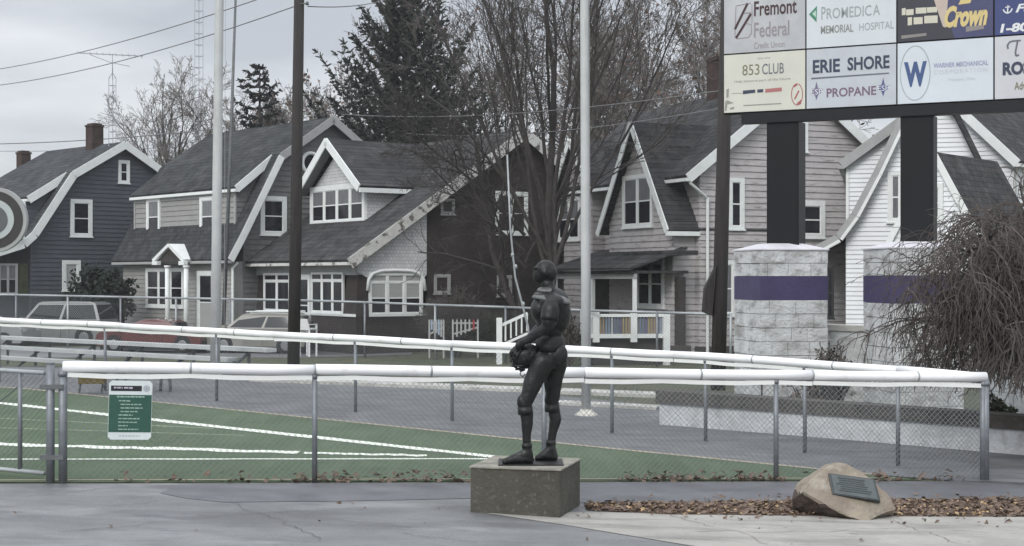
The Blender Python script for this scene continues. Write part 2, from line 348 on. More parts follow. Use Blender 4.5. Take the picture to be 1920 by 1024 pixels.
sheet('running_track', [(-40,50.3)]+[(x,y+.12) for x,y in TE[1:]]+[(5.8,17.6),(14,16.25),(40,9.5),(40,14),(9.5,20.2),(2.7,24.7),(2.7,27.6),(-1.4,31.4),(-6.6,33.4),(-40,58)], .008, M['track'])
sheet('asphalt_patch', [ground_at(300,926), ground_at(330,911), (-3.2,fnx(-3.2)-.1), (5.75,fnx(5.75)-.1), (9,17.2), ground_at(1920,936), ground_at(1300,942), ground_at(1100,944), ground_at(880,936), ground_at(640,941), ground_at(420,943), ground_at(350,936)], .008, M['asphalt_dark'])
def strip(a, b, w, off, m, name, seed=None, wav=0):
    a = Vector((*a,0)); b = Vector((*b,0)); d = (b-a).normalized(); n = Vector((-d.y,d.x,0))*w/2
    if seed is None: return sheet(name, [(a-n)[:2],(b-n)[:2],(b+n)[:2],(a+n)[:2]], off, m)
    rnd = random.Random(seed); k = 26; lo = []; hi = []
    for i in range(k+1):
        p = a.lerp(b, i/k); f = 1+rnd.uniform(-.18,.18); dd = Vector((0,rnd.uniform(-wav,wav),0)); lo.append((p-n*f+dd)[:2]); hi.append((p+n*f+dd)[:2])
    return sheet(name, lo+hi[::-1], off, m)
for i in range(3): strip((TE[i][0],TE[i][1]+.06), (TE[i+1][0],TE[i+1][1]+.06), .13, .014, M['tan_kerb'], 'turf_edging')
A = ground_at(-60,751); B = ground_at(935,859); strip(A, B, .24, .013, M['turf_line'], 'turf_line', 4, .012)
A = ground_at(-60,833); B = ground_at(560,850); strip(A, B, .28, .013, M['turf_line'], 'turf_line', 5, .05)
A = ground_at(570,851); B = ground_at(800,856); strip(A, B, .18, .013, M['turf_line'], 'turf_line', 6, .05)
A = ground_at(-60,863); B = ground_at(950,862); strip(A, B, .10, .013, M['turf_line'], 'turf_line', 7, .01)
A = ground_at(-60,783); B = ground_at(400,805); strip(A, B, .07, .012, M['turf_line_faint'], 'turf_line', 8, .02)
A = ground_at(-60,802); B = ground_at(460,818); strip(A, B, .06, .012, M['turf_line_faint'], 'turf_line', 9, .02)
strip((-12,fnx(-12)+.16), (4.6,fnx(4.6)+.16), .06, .013, M['tan_kerb'], 'turf_edging')
PADL = [ground_at(912,964), ground_at(1060,986), ground_at(1290,1024)]
sheet('concrete_pad', [PADL[0], PADL[1], PADL[2], (3.4,11.6), (14,10.0), (14,14.6), ground_at(1920,968), ground_at(1500,966), ground_at(1100,962)], .009, M['concrete'])
# kerbs and paths beyond the track
def kerb(a, b, w, h, m=M['kerb']):
    k = MB(); n = 12
    for i in range(n):
        p = (a[0]+(b[0]-a[0])*i/n, a[1]+(b[1]-a[1])*i/n); q = (a[0]+(b[0]-a[0])*(i+1)/n, a[1]+(b[1]-a[1])*(i+1)/n)
        k.beam((*p,gz(*p)+h/2-.03), (*q,gz(*q)+h/2-.03), w, h+.06)
    return tag(k.build('kerb', m), kind='structure')
kerb(ground_at(480,714), ground_at(1236,744), .75, .07)
kerb(ground_at(1045,758), ground_at(1236,768), .5, .06)
sheet('street', [(-60,56.5),(-8,56.5),(-4,58.5),(-4,64),(-60,66.5)], .012, M['asphalt'])
# cracks wandering over the car park and the slab
def crack(a, b, w_, seed, m_):
    rnd = random.Random(seed); a = Vector(a); b = Vector(b); n = 26; d_ = (b-a).normalized(); pn = Vector((-d_.y,d_.x)); off = 0; lo = []; hi = []
    for i in range(n+1):
        off += rnd.gauss(0,.028); p = a.lerp(b,i/n)+pn*off; k = w_*rnd.uniform(.4,1.3); lo.append(p-pn*k); hi.append(p+pn*k)
    sheet('pavement_crack', [tuple(p) for p in lo]+[tuple(p) for p in hi[::-1]], .013, m_)
ck = mat('crack_fill', (.055,.056,.06), .9); ck2 = mat('slab_crack', (.16,.115,.11), .9)
for i, (p, q) in enumerate((((-40,962),(300,948)),((120,1000),(560,968)),((420,943),(640,1010)),((560,975),(890,990)),((40,935),(250,915)),((760,1000),(1000,1024)))): crack(ground_at(*p), ground_at(*q), .0035, i, ck)
for i, (p, q) in enumerate((((1250,967),(1420,1024)),((1640,972),(1780,1024)),((1300,1000),(1700,994)),((1700,992),(1925,1000)))): crack(ground_at(*p), ground_at(*q), .0035, 20+i, ck2)
# leaf litter
def litter(name, polys, n, seed, label, m=M['leaf'], size=(.022,.055), lift=.03):
    rnd = random.Random(seed); s = MB()
    for poly, cnt in polys:
        x0 = min(p[0] for p in poly); x1 = max(p[0] for p in poly); y0 = min(p[1] for p in poly); y1 = max(p[1] for p in poly); k = 0
        def inside(x, y):
            c = False
            for i in range(len(poly)):
                a = poly[i]; b = poly[i-1]
                if (a[1] > y) != (b[1] > y) and x < (b[0]-a[0])*(y-a[1])/(b[1]-a[1])+a[0]: c = not c
            return c
        while k < cnt:
            x = rnd.uniform(x0,x1); y = rnd.uniform(y0,y1)
            if not inside(x,y): continue
            if noise.noise(Vector((x*2.2,y*3,seed))) < rnd.uniform(-.6,.25): k += .34; continue
            k += 1; c = Vector((x,y,gz(x,y)+.012+lift*rnd.random()**2)); r = rnd.uniform(*size)
            q = Matrix.Rotation(rnd.uniform(0,6.28),3,'Z')@Matrix.Rotation(rnd.gauss(0,.5),3,'X')@Matrix.Rotation(rnd.gauss(0,.4),3,'Y')
            a = [Vector((-r,0,0)),Vector((-.3*r,-.6*r,.25*r)),Vector((r,0,.1*r)),Vector((-.2*r,.55*r,.2*r))]
            s.add([c+q@v for v in a], [(0,1,2),(0,2,3)])
    o = s.build(name, m, fix=False); return tag(o, label, 'leaves', kind='stuff')
LS = [ground_at(1095,945), ground_at(1300,944), ground_at(1920,937), (8,16.9), (8,15.3), ground_at(1920,971), ground_at(1500,969), ground_at(1240,966), ground_at(1100,958)]
sheet('mulch_bed', LS, .011, mat('leaf_mulch', (.095,.062,.042), .95, var=.45, scale=10, bump=.8, bscale=40))
litter('fallen_leaves', [(LS, 5200)], 0, 1, 'brown leaf litter strip around the boulder beside the pale concrete', size=(.012,.05))
LW = [(.5,14.35),(5.8,14.5),(8,15.0),(8,17.2),(5.6,16.8),(.5,15.6)]
litter('loose_leaves', [(LW, 420)], 0, 41, 'loose brown leaves straying past the edges of the litter strip', size=(.012,.045))
litter('pale_leaves', [(LS, 1100)], 0, 11, 'scattered tan leaves over the litter strip by the boulder', M['leaf_pale'], (.015,.035))
SC = [(-6,13.2),(5.6,12.6),(5.6,15.0),(-6,15.6)]
litter('stray_leaves', [(SC, 22)], 0, 31, 'stray leaves scattered over the car park and pale slab', size=(.015,.04), lift=.01)
fl = [((x0, fnx(x0)-.10), (x1, fnx(x1)-.10), (x1, fnx(x1)+.16), (x0, fnx(x0)+.16)) for x0, x1 in ((-2.4,-.2),(1.2,3.2),(-4.3,-2.5),(3.4,5.4))]
litter('drifted_leaves', [(fl[0],190),(fl[1],200),(fl[2],40),(fl[3],80)], 0, 2, 'russet leaves drifted along the foot of the near chain link fence', size=(.025,.06), lift=.1)

# ------------------------------------------------------------------ chain link fences
def mesh_wires(mb, a, b, z0f, h, pitch, r, lift=.04):
    """woven diamond wires between two ground points; both diagonals run the full height"""
    a = Vector(a); b = Vector(b); Ln = (b-a).length; d = (b-a)/Ln
    k = -math.ceil(h/pitch)-1
    while k*pitch < Ln+h:
        s0 = k*pitch; k += 1
        for sg in (1,-1):
            p0, p1 = (s0, s0+h) if sg > 0 else (s0+h, s0)
            t0, t1 = 0., 1.
            lo, hi = min(p0,p1), max(p0,p1)
            if hi <= 0 or lo >= Ln: continue
            def T(s): return (s-p0)/(p1-p0)
            ts = sorted((T(max(0,lo)), T(min(Ln,hi)))); t0, t1 = max(0,ts[0]), min(1,ts[1])
            if t1-t0 < .02: continue
            P = []
            for t in (t0,t1):
                s = p0+(p1-p0)*t; q = a+d*s; P.append((q.x,q.y,z0f(s)+lift+(h-lift)*t))
            mb.tube(P, r, 3, caps=False)
def fence(name, label, pts, h, post_r, capr=None, capm=None, pitch=.075, wr=.0022, rail_r=.021, post_ext=.03, rail_m=None, sections=None, group=None, bottom_rail=False, post_m=None, lip=True, mesh_m=None):
    o3 = Vector((pts[0][0],pts[0][1],gz(*pts[0])))
    root = empty(name, o3, 0, label, 'fence', group)
    tops = []
    wires = MB(); rail = MB()
    for i, p in enumerate(pts):
        z = gz(*p); pm = MB(); pm.tube([(p[0]-o3.x,p[1]-o3.y,z-o3.z-.05),(p[0]-o3.x,p[1]-o3.y,z-o3.z+h+post_ext)], post_r[i] if hasattr(post_r,'__len__') else post_r, 10)
        pm.tube([(p[0]-o3.x,p[1]-o3.y,z-o3.z+h-.06),(p[0]-o3.x,p[1]-o3.y,z-o3.z+h-.01)], (post_r[i] if hasattr(post_r,'__len__') else post_r)*1.18, 10)
        pm.build('post', post_m or M['galv'], root, True); tops.append(Vector((p[0]-o3.x,p[1]-o3.y,z-o3.z+h)))
    for i in range(len(pts)-1):
        a, b = pts[i], pts[i+1]; za, zb = gz(*a)-o3.z, gz(*b)-o3.z; Ln = math.hypot(b[0]-a[0],b[1]-a[1])
        mesh_wires(wires, (a[0]-o3.x,a[1]-o3.y), (b[0]-o3.x,b[1]-o3.y), lambda s: za+(zb-za)*s/Ln, h, pitch, wr)
        rail.tube([tops[i],tops[i+1]], rail_r, 8)
        if bottom_rail: rail.tube([tops[i]-Vector((0,0,h-.07)),tops[i+1]-Vector((0,0,h-.07))], rail_r*.9, 8)
    wires.build('wire_mesh', mesh_m or M['wire'], root, fix=False)
    rail.build('top_rail', rail_m or M['galv'], root, True)
    if capr:
        path = [t.copy() for t in tops]
        seg = sections or 3.0; rnd = random.Random(len(pts)); acc = []
        for i in range(len(path)-1):
            n = max(1, int((path[i+1]-path[i]).length/.4))
            for k in range(n): acc.append(path[i].lerp(path[i+1], k/n))
        acc.append(path[-1]); cur = [acc[0]]; dist = 0; k = 0
        def flush(c):
            if len(c) < 2: return
            j = rnd.uniform(-.006,.006); m_ = MB()
            m_.tube([p+Vector((0,0,capr*.62+j+.004*math.sin(q*.9+k))) for q, p in enumerate(c)], capr, 14)
            o = m_.build('white_cap', capm or M['white_pipe'], root, True)
            tl = 0; tb = MB()
            for q in range(1, len(c)):
                tl += (c[q]-c[q-1]).length
                if tl > 1.25: tl = 0; dq = (c[q]-c[q-1]).normalized()*.012; zz = Vector((0,0,capr*.62+j+.004*math.sin(q*.9+k))); tb.tube([c[q]+zz-dq, c[q]+zz+dq], capr*1.03, 14)
            if tb.v: tb.build('tie_band', M['galv_light'], o, True)
            if lip:
                l_ = MB()
                for q in range(len(c)-1): l_.beam(c[q]+Vector((0,0,-.040-.020*abs(math.sin(q*1.05+k*2)))), c[q+1]+Vector((0,0,-.040-.020*abs(math.sin((q+1)*1.05+k*2)))), .04, .05)
                l_.build('lower_lip', M['pale_lip'], o)
        for i in range(1, len(acc)):
            dist += (acc[i]-acc[i-1]).length; cur.append(acc[i])
            if dist > seg:
                flush(cur); e = cur[-1]; dd = (cur[-1]-cur[-2]).normalized(); cur = [e+dd*.012]; dist = 0; k += 1
        flush(cur)
    return root
npx = [118, 590, 1020, 1455, 1848]
NP = []
for p in npx:
    dx, dy = FN[1][0]-FN[0][0], FN[1][1]-FN[0][1]; k = (p-960)/F
    t = (k*FN[0][1]-FN[0][0])/(dx-k*dy); NP.append((FN[0][0]+t*dx, FN[0][1]+t*dy))
nf = fence('chain_link_fence', 'near chain link fence capped with a thick white pipe, behind the statue', NP, 1.2, [.045,.03,.03,.03,.042], .060, sections=2.6, pitch=.07, wr=.0024)
ff = fence('chain_link_fence', 'curving chain link fence with white capped rail along the far side of the turf', FAR, 1.2, [.028]*11+[.036], .056, sections=3.4, pitch=.07, wr=.002, post_ext=.0)
# gate at the left
G0 = (NP[0][0]-.13, NP[0][1]-.01); gr = empty('gate', (G0[0],G0[1],gz(*G0)), 0, 'grey tubular chain link gate standing open left of the white capped fence', 'gate')
gm = MB(); gm.tube([(0,0,-.05),(0,0,1.27)], .045, 12); gm.tube([(0,0,1.27),(0,0,1.29)], [.05,.03], 12); gm.build('hinge_post', M['galv'], gr, True)
e = Vector((-2.9,1.25,.07)); gm = MB()
for z in (.10,1.17): gm.tube([Vector((-.07,.02,z)), e+Vector((0,0,z))], .024, 8)
gm.build('gate_frame', M['galv_light'], gr, True)
for t in (.13,.5,1.0):
    p = e*t; gm = MB(); gm.tube([p+Vector((0,0,.1)), p+Vector((0,0,1.17))], .026, 8); gm.build('upright', M['galv'], gr, True)
gm = MB(); gm.tube([e*.14+Vector((0,0,1.0)), e*.5+Vector((0,0,.2))], .006, 6); gm.build('brace_rod', M['dull_steel'], gr)
gm = MB(); mesh_wires(gm, (0,0), (e.x,e.y), lambda s: .02*s, 1.15, .07, .0022, .1); gm.build('wire_mesh', M['wire'], gr, fix=False)
gm = MB()
for z in (.25,1.0): gm.box(-.1,.15,-.05,.05,z,z+.05)
gm.build('hinge', M['dull_steel'], gr)
# tall fence beyond the lawn
TF = [at(-130,552,66), at(-60,552,65), at(30,553,64), at(127,555,63), at(226,557,62), at(330,559,61), at(432,561,60), at(555,563,58.5), at(684,567,56.5), at(816,572,55), at(948,576,53), at(1090,582,51), at(1232,586,49.5), at(1370,590,48.5)]
tf_root = empty('chain_link_fence', (TF[0].x,TF[0].y,gz(TF[0].x,TF[0].y)), 0, 'tall chain link fence with plain grey top rail in front of the houses', 'fence')
o3 = tf_root.location.copy(); wires = MB(); rail = MB()
for i, p in enumerate(TF):
    z = gz(p.x,p.y); pm = MB(); q = p-o3; pm.tube([(q.x,q.y,z-o3.z-.05),(q.x,q.y,q.z+.04)], .042, 8); pm.build('post', M['galv_light'] if i%2 else M['galv'], tf_root, True)
    if i:
        a = TF[i-1]-o3; rail.tube([a,q], .045, 8); h = p.z-z; Ln = math.hypot(q.x-a.x,q.y-a.y); za = gz(TF[i-1].x,TF[i-1].y)-o3.z; zb = z-o3.z
        mesh_wires(wires, (a.x,a.y), (q.x,q.y), lambda s: za+(zb-za)*s/Ln, h, .11, .0028)
rail.build('top_rail', M['galv_light'], tf_root, True); wires.build('wire_mesh', M['wire'], tf_root, fix=False)
class Frame:
    """a turned local frame: x along U (to the right in the picture), y along V (away), z up from the ground"""
    def __init__(s, px, d, th, zb=None):
        s.C = Vector(((px-960)/F*d, d)); s.th = R(th); s.U = Vector((math.cos(s.th), math.sin(s.th))); s.V = Vector((-math.sin(s.th), math.cos(s.th)))
        s.zb = gz(s.C.x, s.C.y) if zb is None else zb; s.loc = (s.C.x, s.C.y, s.zb)
    def _hit(s, px, py, n, off):                  # ray against the vertical plane n.(p-C)=off
        r = Vector(((px-960)/F, 1.0)); d = (s.C.dot(n)+off)/r.dot(n); p = r*d-s.C
        return p.dot(s.U), p.dot(s.V), CAMZ-(py-HZ)/F*d-s.zb
    def g(s, px, py, y=0): x, _, z = s._hit(px, py, s.V, y); return (x, z)
    def f(s, px, py, x=0): _, y, z = s._hit(px, py, s.U, x); return (y, z)
    def gm(s, y0=0): return lambda a, o, z: (a, y0-o, z)
    def fm(s, x0=0): return lambda a, o, z: (x0-o, a, z)

# ------------------------------------------------------------------ pedestal and statue
ped = Frame(1050, 14.35, -15); pw = .90
pr = empty('pedestal', ped.loc, ped.th, 'low square concrete pedestal carrying the bronze football player', 'pedestal')
m = MB(); m.box(-pw,0,0,pw,-.06,.455); o = m.build('block', M['pedestal'], pr, bevel=.012)
m = MB(); m.box(-pw-.012,.012,-.012,pw+.012,.456,.475); m.build('worn_top', M['pedestal_top'], pr, bevel=.006)
pc = Vector((ped.C.x, ped.C.y))+ped.U*(-pw*.46)+ped.V*(pw*.46); ptop = ped.zb+.475
SX = lambda px: (px-1010)/188.0
SZ = lambda py: (864-py)/188.0
st = empty('statue', ((1010-960)/F*pc.y, pc.y, ptop), 0, 'dark bronze statue of a standing football player in pads holding a helmet against the hip', 'statue')
b = MB()
def S(px, py, y): return Vector((SX(px), y, SZ(py)))
def limb(pts, rs, n=16):
    P = []; Q = []
    for i in range(len(pts)-1):
        for k in range(6): P.append(pts[i].lerp(pts[i+1], k/6)); t = k/6; t = t*t*(3-2*t); Q.append(rs[i]+(rs[i+1]-rs[i])*t)
    P.append(pts[-1]); Q.append(rs[-1]); b.tube(P, Q, n)
    b.ellipsoid(pts[0], (rs[0],)*3); b.ellipsoid(pts[-1], (rs[-1],)*3)
# legs: padded thigh, knee, calf, ankle
for (hp, kn, ca, an, toe, heel, y0) in ((S(1017,676,-.10), S(984,752,-.14), S(986,785,-.135), S(988,836,-.13), S(942,860,-.19), S(992,856,-.12), -.12),
                                   (S(1043,676,.09), S(1036,752,.12), S(1040,785,.125), S(1033,836,.12), S(1003,860,.09), S(1038,856,.125), .12)):
    limb([hp, hp.lerp(kn,.45)+Vector((-.012,0,0)), hp.lerp(kn,.86), kn], [.118,.097,.074,.065])
    b.ellipsoid(kn+Vector((-.028,-.005,.02)), (.052,.054,.078))
    limb([kn, ca+Vector((.012,0,.0)), ca.lerp(an,.55), an], [.064,.060,.044,.038])
    b.ellipsoid(kn.lerp(an,.24)+Vector((.028,0,0)), (.051,.051,.12))
    limb([an+Vector((.004,0,-.03)), heel], [.052,.048])
    limb([heel+Vector((0,0,.005)), heel.lerp(toe,.5)+Vector((0,0,.028)), toe+Vector((.03,0,.014))], [.050,.052,.034])
    limb([an+Vector((-.01,0,-.04)), heel.lerp(toe,.55)+Vector((0,0,.035))], [.050,.042])
    b.tube([an+Vector((0,0,-.01)), an+Vector((0,0,.03))], [.048,.047], 16)
# pelvis, waist, ribcage, shoulder pads
b.ellipsoid(S(1034,664,0), (.148,.165,.15)); b.ellipsoid(S(1046,662,-.08), (.097,.088,.12)); b.ellipsoid(S(1046,662,.08), (.097,.088,.12))
limb([S(1033,655,0), S(1031,630,0), S(1032,600,0)], [.136,.122,.148], 20)
b.ellipsoid(S(1032,590,0), (.155,.185,.20)); b.ellipsoid(S(1038,566,0), (.158,.205,.16)); b.ellipsoid(S(1047,585,0), (.125,.17,.21)); b.ellipsoid(S(1013,578,0), (.10,.16,.13))
pad = Matrix.Rotation(R(8),3,'Y')
b.ellipsoid(S(1032,556,0), (.176,.25,.075), pad); b.ellipsoid(S(1034,564,-.20), (.125,.09,.09)); b.ellipsoid(S(1034,564,.20), (.125,.09,.09))
b.ellipsoid(S(1028,550,0), (.105,.14,.05))
# sleeves, arms
for s_, el, wr in ((-1, S(1027,607,-.285), S(973,642,-.175)), (1, S(1018,607,.285), S(978,652,.12))):
    sh = S(1032,568,.24*s_)
    limb([sh, sh.lerp(el,.55), sh.lerp(el,.8)], [.080,.078,.074]); limb([sh.lerp(el,.6), el, el.lerp(wr,.35), wr], [.056,.051,.050,.033])
# neck and head (tilted a little up, looking left)
hc = S(1022,507,0)
limb([S(1033,548,0), S(1026,530,0)], [.074,.064])
HRt = Matrix.Rotation(R(11),3,'Y')
def hv(v): return hc+HRt@(Vector(v)*.94)
b.ellipsoid(hv((.004,0,.012)), (.107,.088,.110)); b.ellipsoid(hv((.035,0,.0)), (.089,.088,.101))
b.ellipsoid(hv((-.055,0,-.055)), (.062,.062,.072)); b.ellipsoid(hv((-.078,0,-.095)), (.032,.040,.028))
b.ellipsoid(hv((-.113,0,-.018)), (.024,.014,.028), Matrix.Rotation(R(-25),3,'Y')); b.ellipsoid(hv((-.104,0,.022)), (.022,.062,.013))
b.ellipsoid(hv((-.108,0,-.060)), (.015,.028,.008)); b.ellipsoid(hv((-.106,0,-.076)), (.015,.025,.008))
for s_ in (-1,1): b.ellipsoid(hv((.0,.094*s_,-.015)), (.022,.012,.034)); b.ellipsoid(hv((-.086,.036*s_,-.022)), (.02,.022,.018))
# hands round the helmet
HC = S(986,664,-.03); HR = Vector((.155,.135,.130))
def on(az, el, r=1.07): return HC+Vector((-HR.x*math.cos(az)*math.cos(el), -HR.y*math.sin(az)*math.cos(el), HR.z*math.sin(el)))*r
def hand(wr, palm, fingers, thumb):
    limb([wr, wr.lerp(palm,.6), palm], [.036,.042,.040])
    for f in fingers: limb([palm.lerp(f[0],.6)]+f, [.016,.0135,.0125,.0115,.010][:len(f)+1], 10)
    limb([palm.lerp(thumb[0],.4)]+thumb, [.018,.015,.012][:len(thumb)+1], 10)
wl = S(973,642,-.175); pl = on(R(62),R(40),1.18)
hand(wl, pl, [[on(R(30+i*14),R(44-i*6)), on(R(18+i*13),R(22-i*7)), on(R(8+i*13),R(2-i*8+abs(i-1.5)*4))] for i in range(4)], [on(R(100),R(38)), on(R(104),R(14))])
wr_ = S(978,652,.12); plr = on(R(-62),R(18),1.18)
hand(wr_, plr, [[on(R(-34-i*14),R(6-i*9)), on(R(-18-i*13),R(-10-i*8)), on(R(-8-i*12),R(-24-i*7))] for i in range(4)], [on(R(-60),R(48)), on(R(-40),R(58))])
body = b.build('body', M['bronze'], None, True, fix=False)
md = body.modifiers.new('r', 'REMESH'); md.mode = 'VOXEL'; md.voxel_size = .0085
ms = body.modifiers.new('s', 'SMOOTH'); ms.factor = .5; ms.iterations = 7
def bake(o, smooth=True):
    dg = bpy.context.evaluated_depsgraph_get(); me = bpy.data.meshes.new_from_object(o.evaluated_get(dg)); o.modifiers.clear(); o.data = me
    if smooth: me.polygons.foreach_set('use_smooth', [True]*len(me.polygons))
    return o
bake(body); body.parent = st
# jersey over shoulder pads: a cape-like pad shell with a raised rim, loose sleeves, jersey hem, trouser cuffs
def shell(name, c, r, rot, zmin, th=.012, mt='bronze_toplit'):
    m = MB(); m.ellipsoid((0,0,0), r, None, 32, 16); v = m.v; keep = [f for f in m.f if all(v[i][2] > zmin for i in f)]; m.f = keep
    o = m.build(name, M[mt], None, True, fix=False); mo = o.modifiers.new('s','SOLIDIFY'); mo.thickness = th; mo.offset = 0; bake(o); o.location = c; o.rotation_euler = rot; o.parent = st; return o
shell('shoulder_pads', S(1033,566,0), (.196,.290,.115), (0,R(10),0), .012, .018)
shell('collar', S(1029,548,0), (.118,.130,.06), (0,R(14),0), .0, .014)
for s_, el in ((-1, S(1027,607,-.285)), (1, S(1018,607,.285))):
    sh = S(1032,566,.262*s_); m = MB(); e2 = sh.lerp(el,.74); m.tube([sh.lerp(el,-.1), sh.lerp(el,.25), sh.lerp(el,.6), e2, sh.lerp(el,.68)], [.066,.089,.089,.089,.070], 18); m.build('sleeve', M['bronze'], st, True)
m = MB(); m.tube([S(1032,655,0), S(1032,645,0), S(1031,632,0), S(1031,625,0)], [.149,.150,.140,.128], 28); o = m.build('trouser_waist', M['bronze'], st, True); o.scale = (1,1.16,1)
for kn, an in ((S(984,752,-.14), S(988,836,-.13)), (S(1036,752,.12), S(1033,836,.12))):
    m = MB(); m.tube([kn.lerp(an,.06), kn.lerp(an,.16), kn.lerp(an,.23)], [.076,.075,.071], 18); m.build('trouser_cuff', M['bronze'], st, True)
    m = MB(); m.tube([kn.lerp(an,.86), kn.lerp(an,.92), kn.lerp(an,.97)], [.047,.052,.050], 16); m.build('sock_cuff', M['bronze'], st, True)
m = MB(); m.tube([S(1032,637,0), S(1032,629,0)], [.134,.132], 32); o = m.build('belt', M['bronze'], st, True); o.scale = (1.0,1.08,1)
# helmet: shell with ear hole, face guard of bars
m = MB(); m.ellipsoid(HC, HR); hm = m.build('helmet', M['bronze'], st, True)
m = MB()
for el in (-40,-58,-74):
    m.tube([on(R(a),R(el),1.0+.22*math.cos(R(a*.9))) for a in range(-80,81,16)], .009, 8)
for a in (-30,30): m.tube([on(R(a),R(-18),1.03), on(R(a),R(-40),1.2), on(R(a),R(-72),1.18)], .009, 8)
m.build('face_guard', M['bronze'], hm, True)
m = MB(); m.tube([on(R(82),R(-20),1.02), on(R(82),R(-20),1.05)], [.03,.026], 12); m.tube([HC+Vector((.02,y,HR.z*1.01*math.sqrt(1-(y/.17)**2))) for y in (-.05,0,.05)], .006, 6)
m.build('ear_boss', M['bronze'], hm, True)
m = MB(); m.tube([S(978,690,-.10), S(975,698,-.105), S(980,702,-.1), S(985,697,-.1)], .006, 6); m.build('chin_strap', M['bronze'], hm, True)
m = MB(); m.box(-.40,.24,-.26,.24,-.001,.012); m.build('base_plate', M['bronze'], st)

# ------------------------------------------------------------------ boulder with plaque
bd = 14.95; bx = (1580-960)/F*bd; bz = gz(bx,bd); sB = F/bd
def Bp(px, py, y): return Vector(((px-1580)/sB, y, (962-py)/sB))
br_ = empty('boulder', (bx,bd,bz-.01), 0, 'tan boulder with a bronze plaque, lying in leaf litter at the right', 'boulder')
pts = [Bp(1572,869,.10), Bp(1590,871,.10), Bp(1618,886,.08), Bp(1645,905,.02), Bp(1662,918,-.05), Bp(1676,945,-.10), Bp(1650,951,-.20), Bp(1608,961,-.32), Bp(1575,953,-.30), Bp(1538,934,-.25), Bp(1498,914,-.16), Bp(1512,901,-.08), Bp(1542,882,.03),
       Bp(1486,930,-.02), Bp(1490,950,.08), Bp(1520,966,.10), Bp(1590,968,.02), Bp(1650,966,.0), Bp(1674,960,.05),
       Bp(1505,915,.35), Bp(1500,960,.40), Bp(1560,878,.35), Bp(1600,880,.40), Bp(1650,920,.40), Bp(1668,960,.35)]
bm = bmesh.new(); vs = [bm.verts.new(p) for p in pts]; bmesh.ops.convex_hull(bm, input=vs)
for v in [v for v in bm.verts if not v.link_faces]: bm.verts.remove(v)
bmesh.ops.triangulate(bm, faces=bm.faces); bmesh.ops.subdivide_edges(bm, edges=bm.edges, cuts=5, use_grid_fill=True)
for _ in range(1): bmesh.ops.smooth_vert(bm, verts=bm.verts, factor=.3, use_axis_x=True, use_axis_y=True, use_axis_z=True)
bm.normal_update()
for v in bm.verts: v.co.z *= 1.07
for v in bm.verts: v.co += v.normal*(.020*noise.noise(v.co*5)+.010*noise.noise(v.co*14))
me = bpy.data.meshes.new('stone'); bmesh.ops.recalc_face_normals(bm, faces=bm.faces); bm.to_mesh(me); bm.free()
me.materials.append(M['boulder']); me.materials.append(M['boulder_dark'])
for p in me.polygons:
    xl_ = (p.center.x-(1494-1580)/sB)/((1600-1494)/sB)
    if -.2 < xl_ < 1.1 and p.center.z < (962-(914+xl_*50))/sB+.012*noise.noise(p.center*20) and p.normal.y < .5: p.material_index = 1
o = bpy.data.objects.new('stone', me); COL.objects.link(o); o.parent = br_
ya = lambda z: -.262+(z-.03)*.70
q = [Bp(1552,886,0), Bp(1637,896,0), Bp(1641,931,0), Bp(1554,920,0)]
for v in q: v.z *= 1.05; v.y = ya(v.z)-.030
c = sum(q, Vector())/4; nrm = (q[1]-q[0]).cross(q[3]-q[0]).normalized(); nrm = nrm if nrm.y < 0 else -nrm
m = MB(); m.prism([v+nrm*.03 for v in q], [v-nrm*.03 for v in q]); pq = m.build('plaque', M['plaque_edge'], br_, bevel=.004)
m = MB(); m.prism([c+(v-c)*.9+nrm*.034 for v in q], [c+(v-c)*.9+nrm*.02 for v in q]); pf = m.build('plaque_face', M['plaque'], pq)
m = MB(); ex = (q[1]-q[0]); ey = (q[3]-q[0]); rnd = random.Random(5)
for i in range(7):
    x0 = .12+rnd.uniform(0,.10); x1 = .88-rnd.uniform(0,.15); yy = .17+i*.10
    a = q[0]+ex*x0+ey*yy+nrm*.036; b_ = q[0]+ex*x1+ey*yy+nrm*.036; m.beam(a, b_, .010, .004, up=nrm)
m.build('raised_lines', M['plaque_edge'], pq)

# ------------------------------------------------------------------ rules sign on the near fence
sd = 15.86; sx = (235-960)/F*sd; sg = empty('sign', (sx, fnx(sx)-.075, gz(sx,sd)), math.atan2(FN[1][1]-FN[0][1],FN[1][0]-FN[0][0]), 'green and white rules sign wired to the near chain link fence', 'sign')
sg.rotation_euler.y = R(1.6)
zc = CAMZ-(771-HZ)/F*sd-gz(sx,sd); W2, H2 = .225, .315
m = MB(); k = .03
oct_ = [(-W2+k,-H2),(W2-k,-H2),(W2,-H2+k),(W2,H2-k),(W2-k,H2),(-W2+k,H2),(-W2,H2-k),(-W2,-H2+k)]
m.prism([(x,.006,z+zc) for x,z in oct_], [(x,-.004,z+zc) for x,z in oct_]); m.build('board', plain('sign_white',(.62,.68,.68),.5), sg)
m = MB(); m.box(-W2+.004,W2-.004,-.007,-.0042,zc-.235,zc+.165); m.build('green_field', plain('sign_green',(.022,.085,.060),.5,.1), sg)
m = MB(); m.box(-.205,.115,-.007,-.0042,zc+.205,zc+.262); m.build('header_bar', M['black'], sg)
m = MB(); m.tube([(.165,-.0042,zc+.235),(.165,-.007,zc+.235)], .034, 20); e_ = m.build('emblem', plain('sign_grey',(.33,.36,.40)), sg)
m = MB(); m.tube([(.165+.02*math.cos(t*.524),-.0085,zc+.235+.02*math.sin(t*.524)) for t in range(13)], .003, 6); m.build('emblem_ring', plain('sign_white',()), e_)
rnd = random.Random(3)
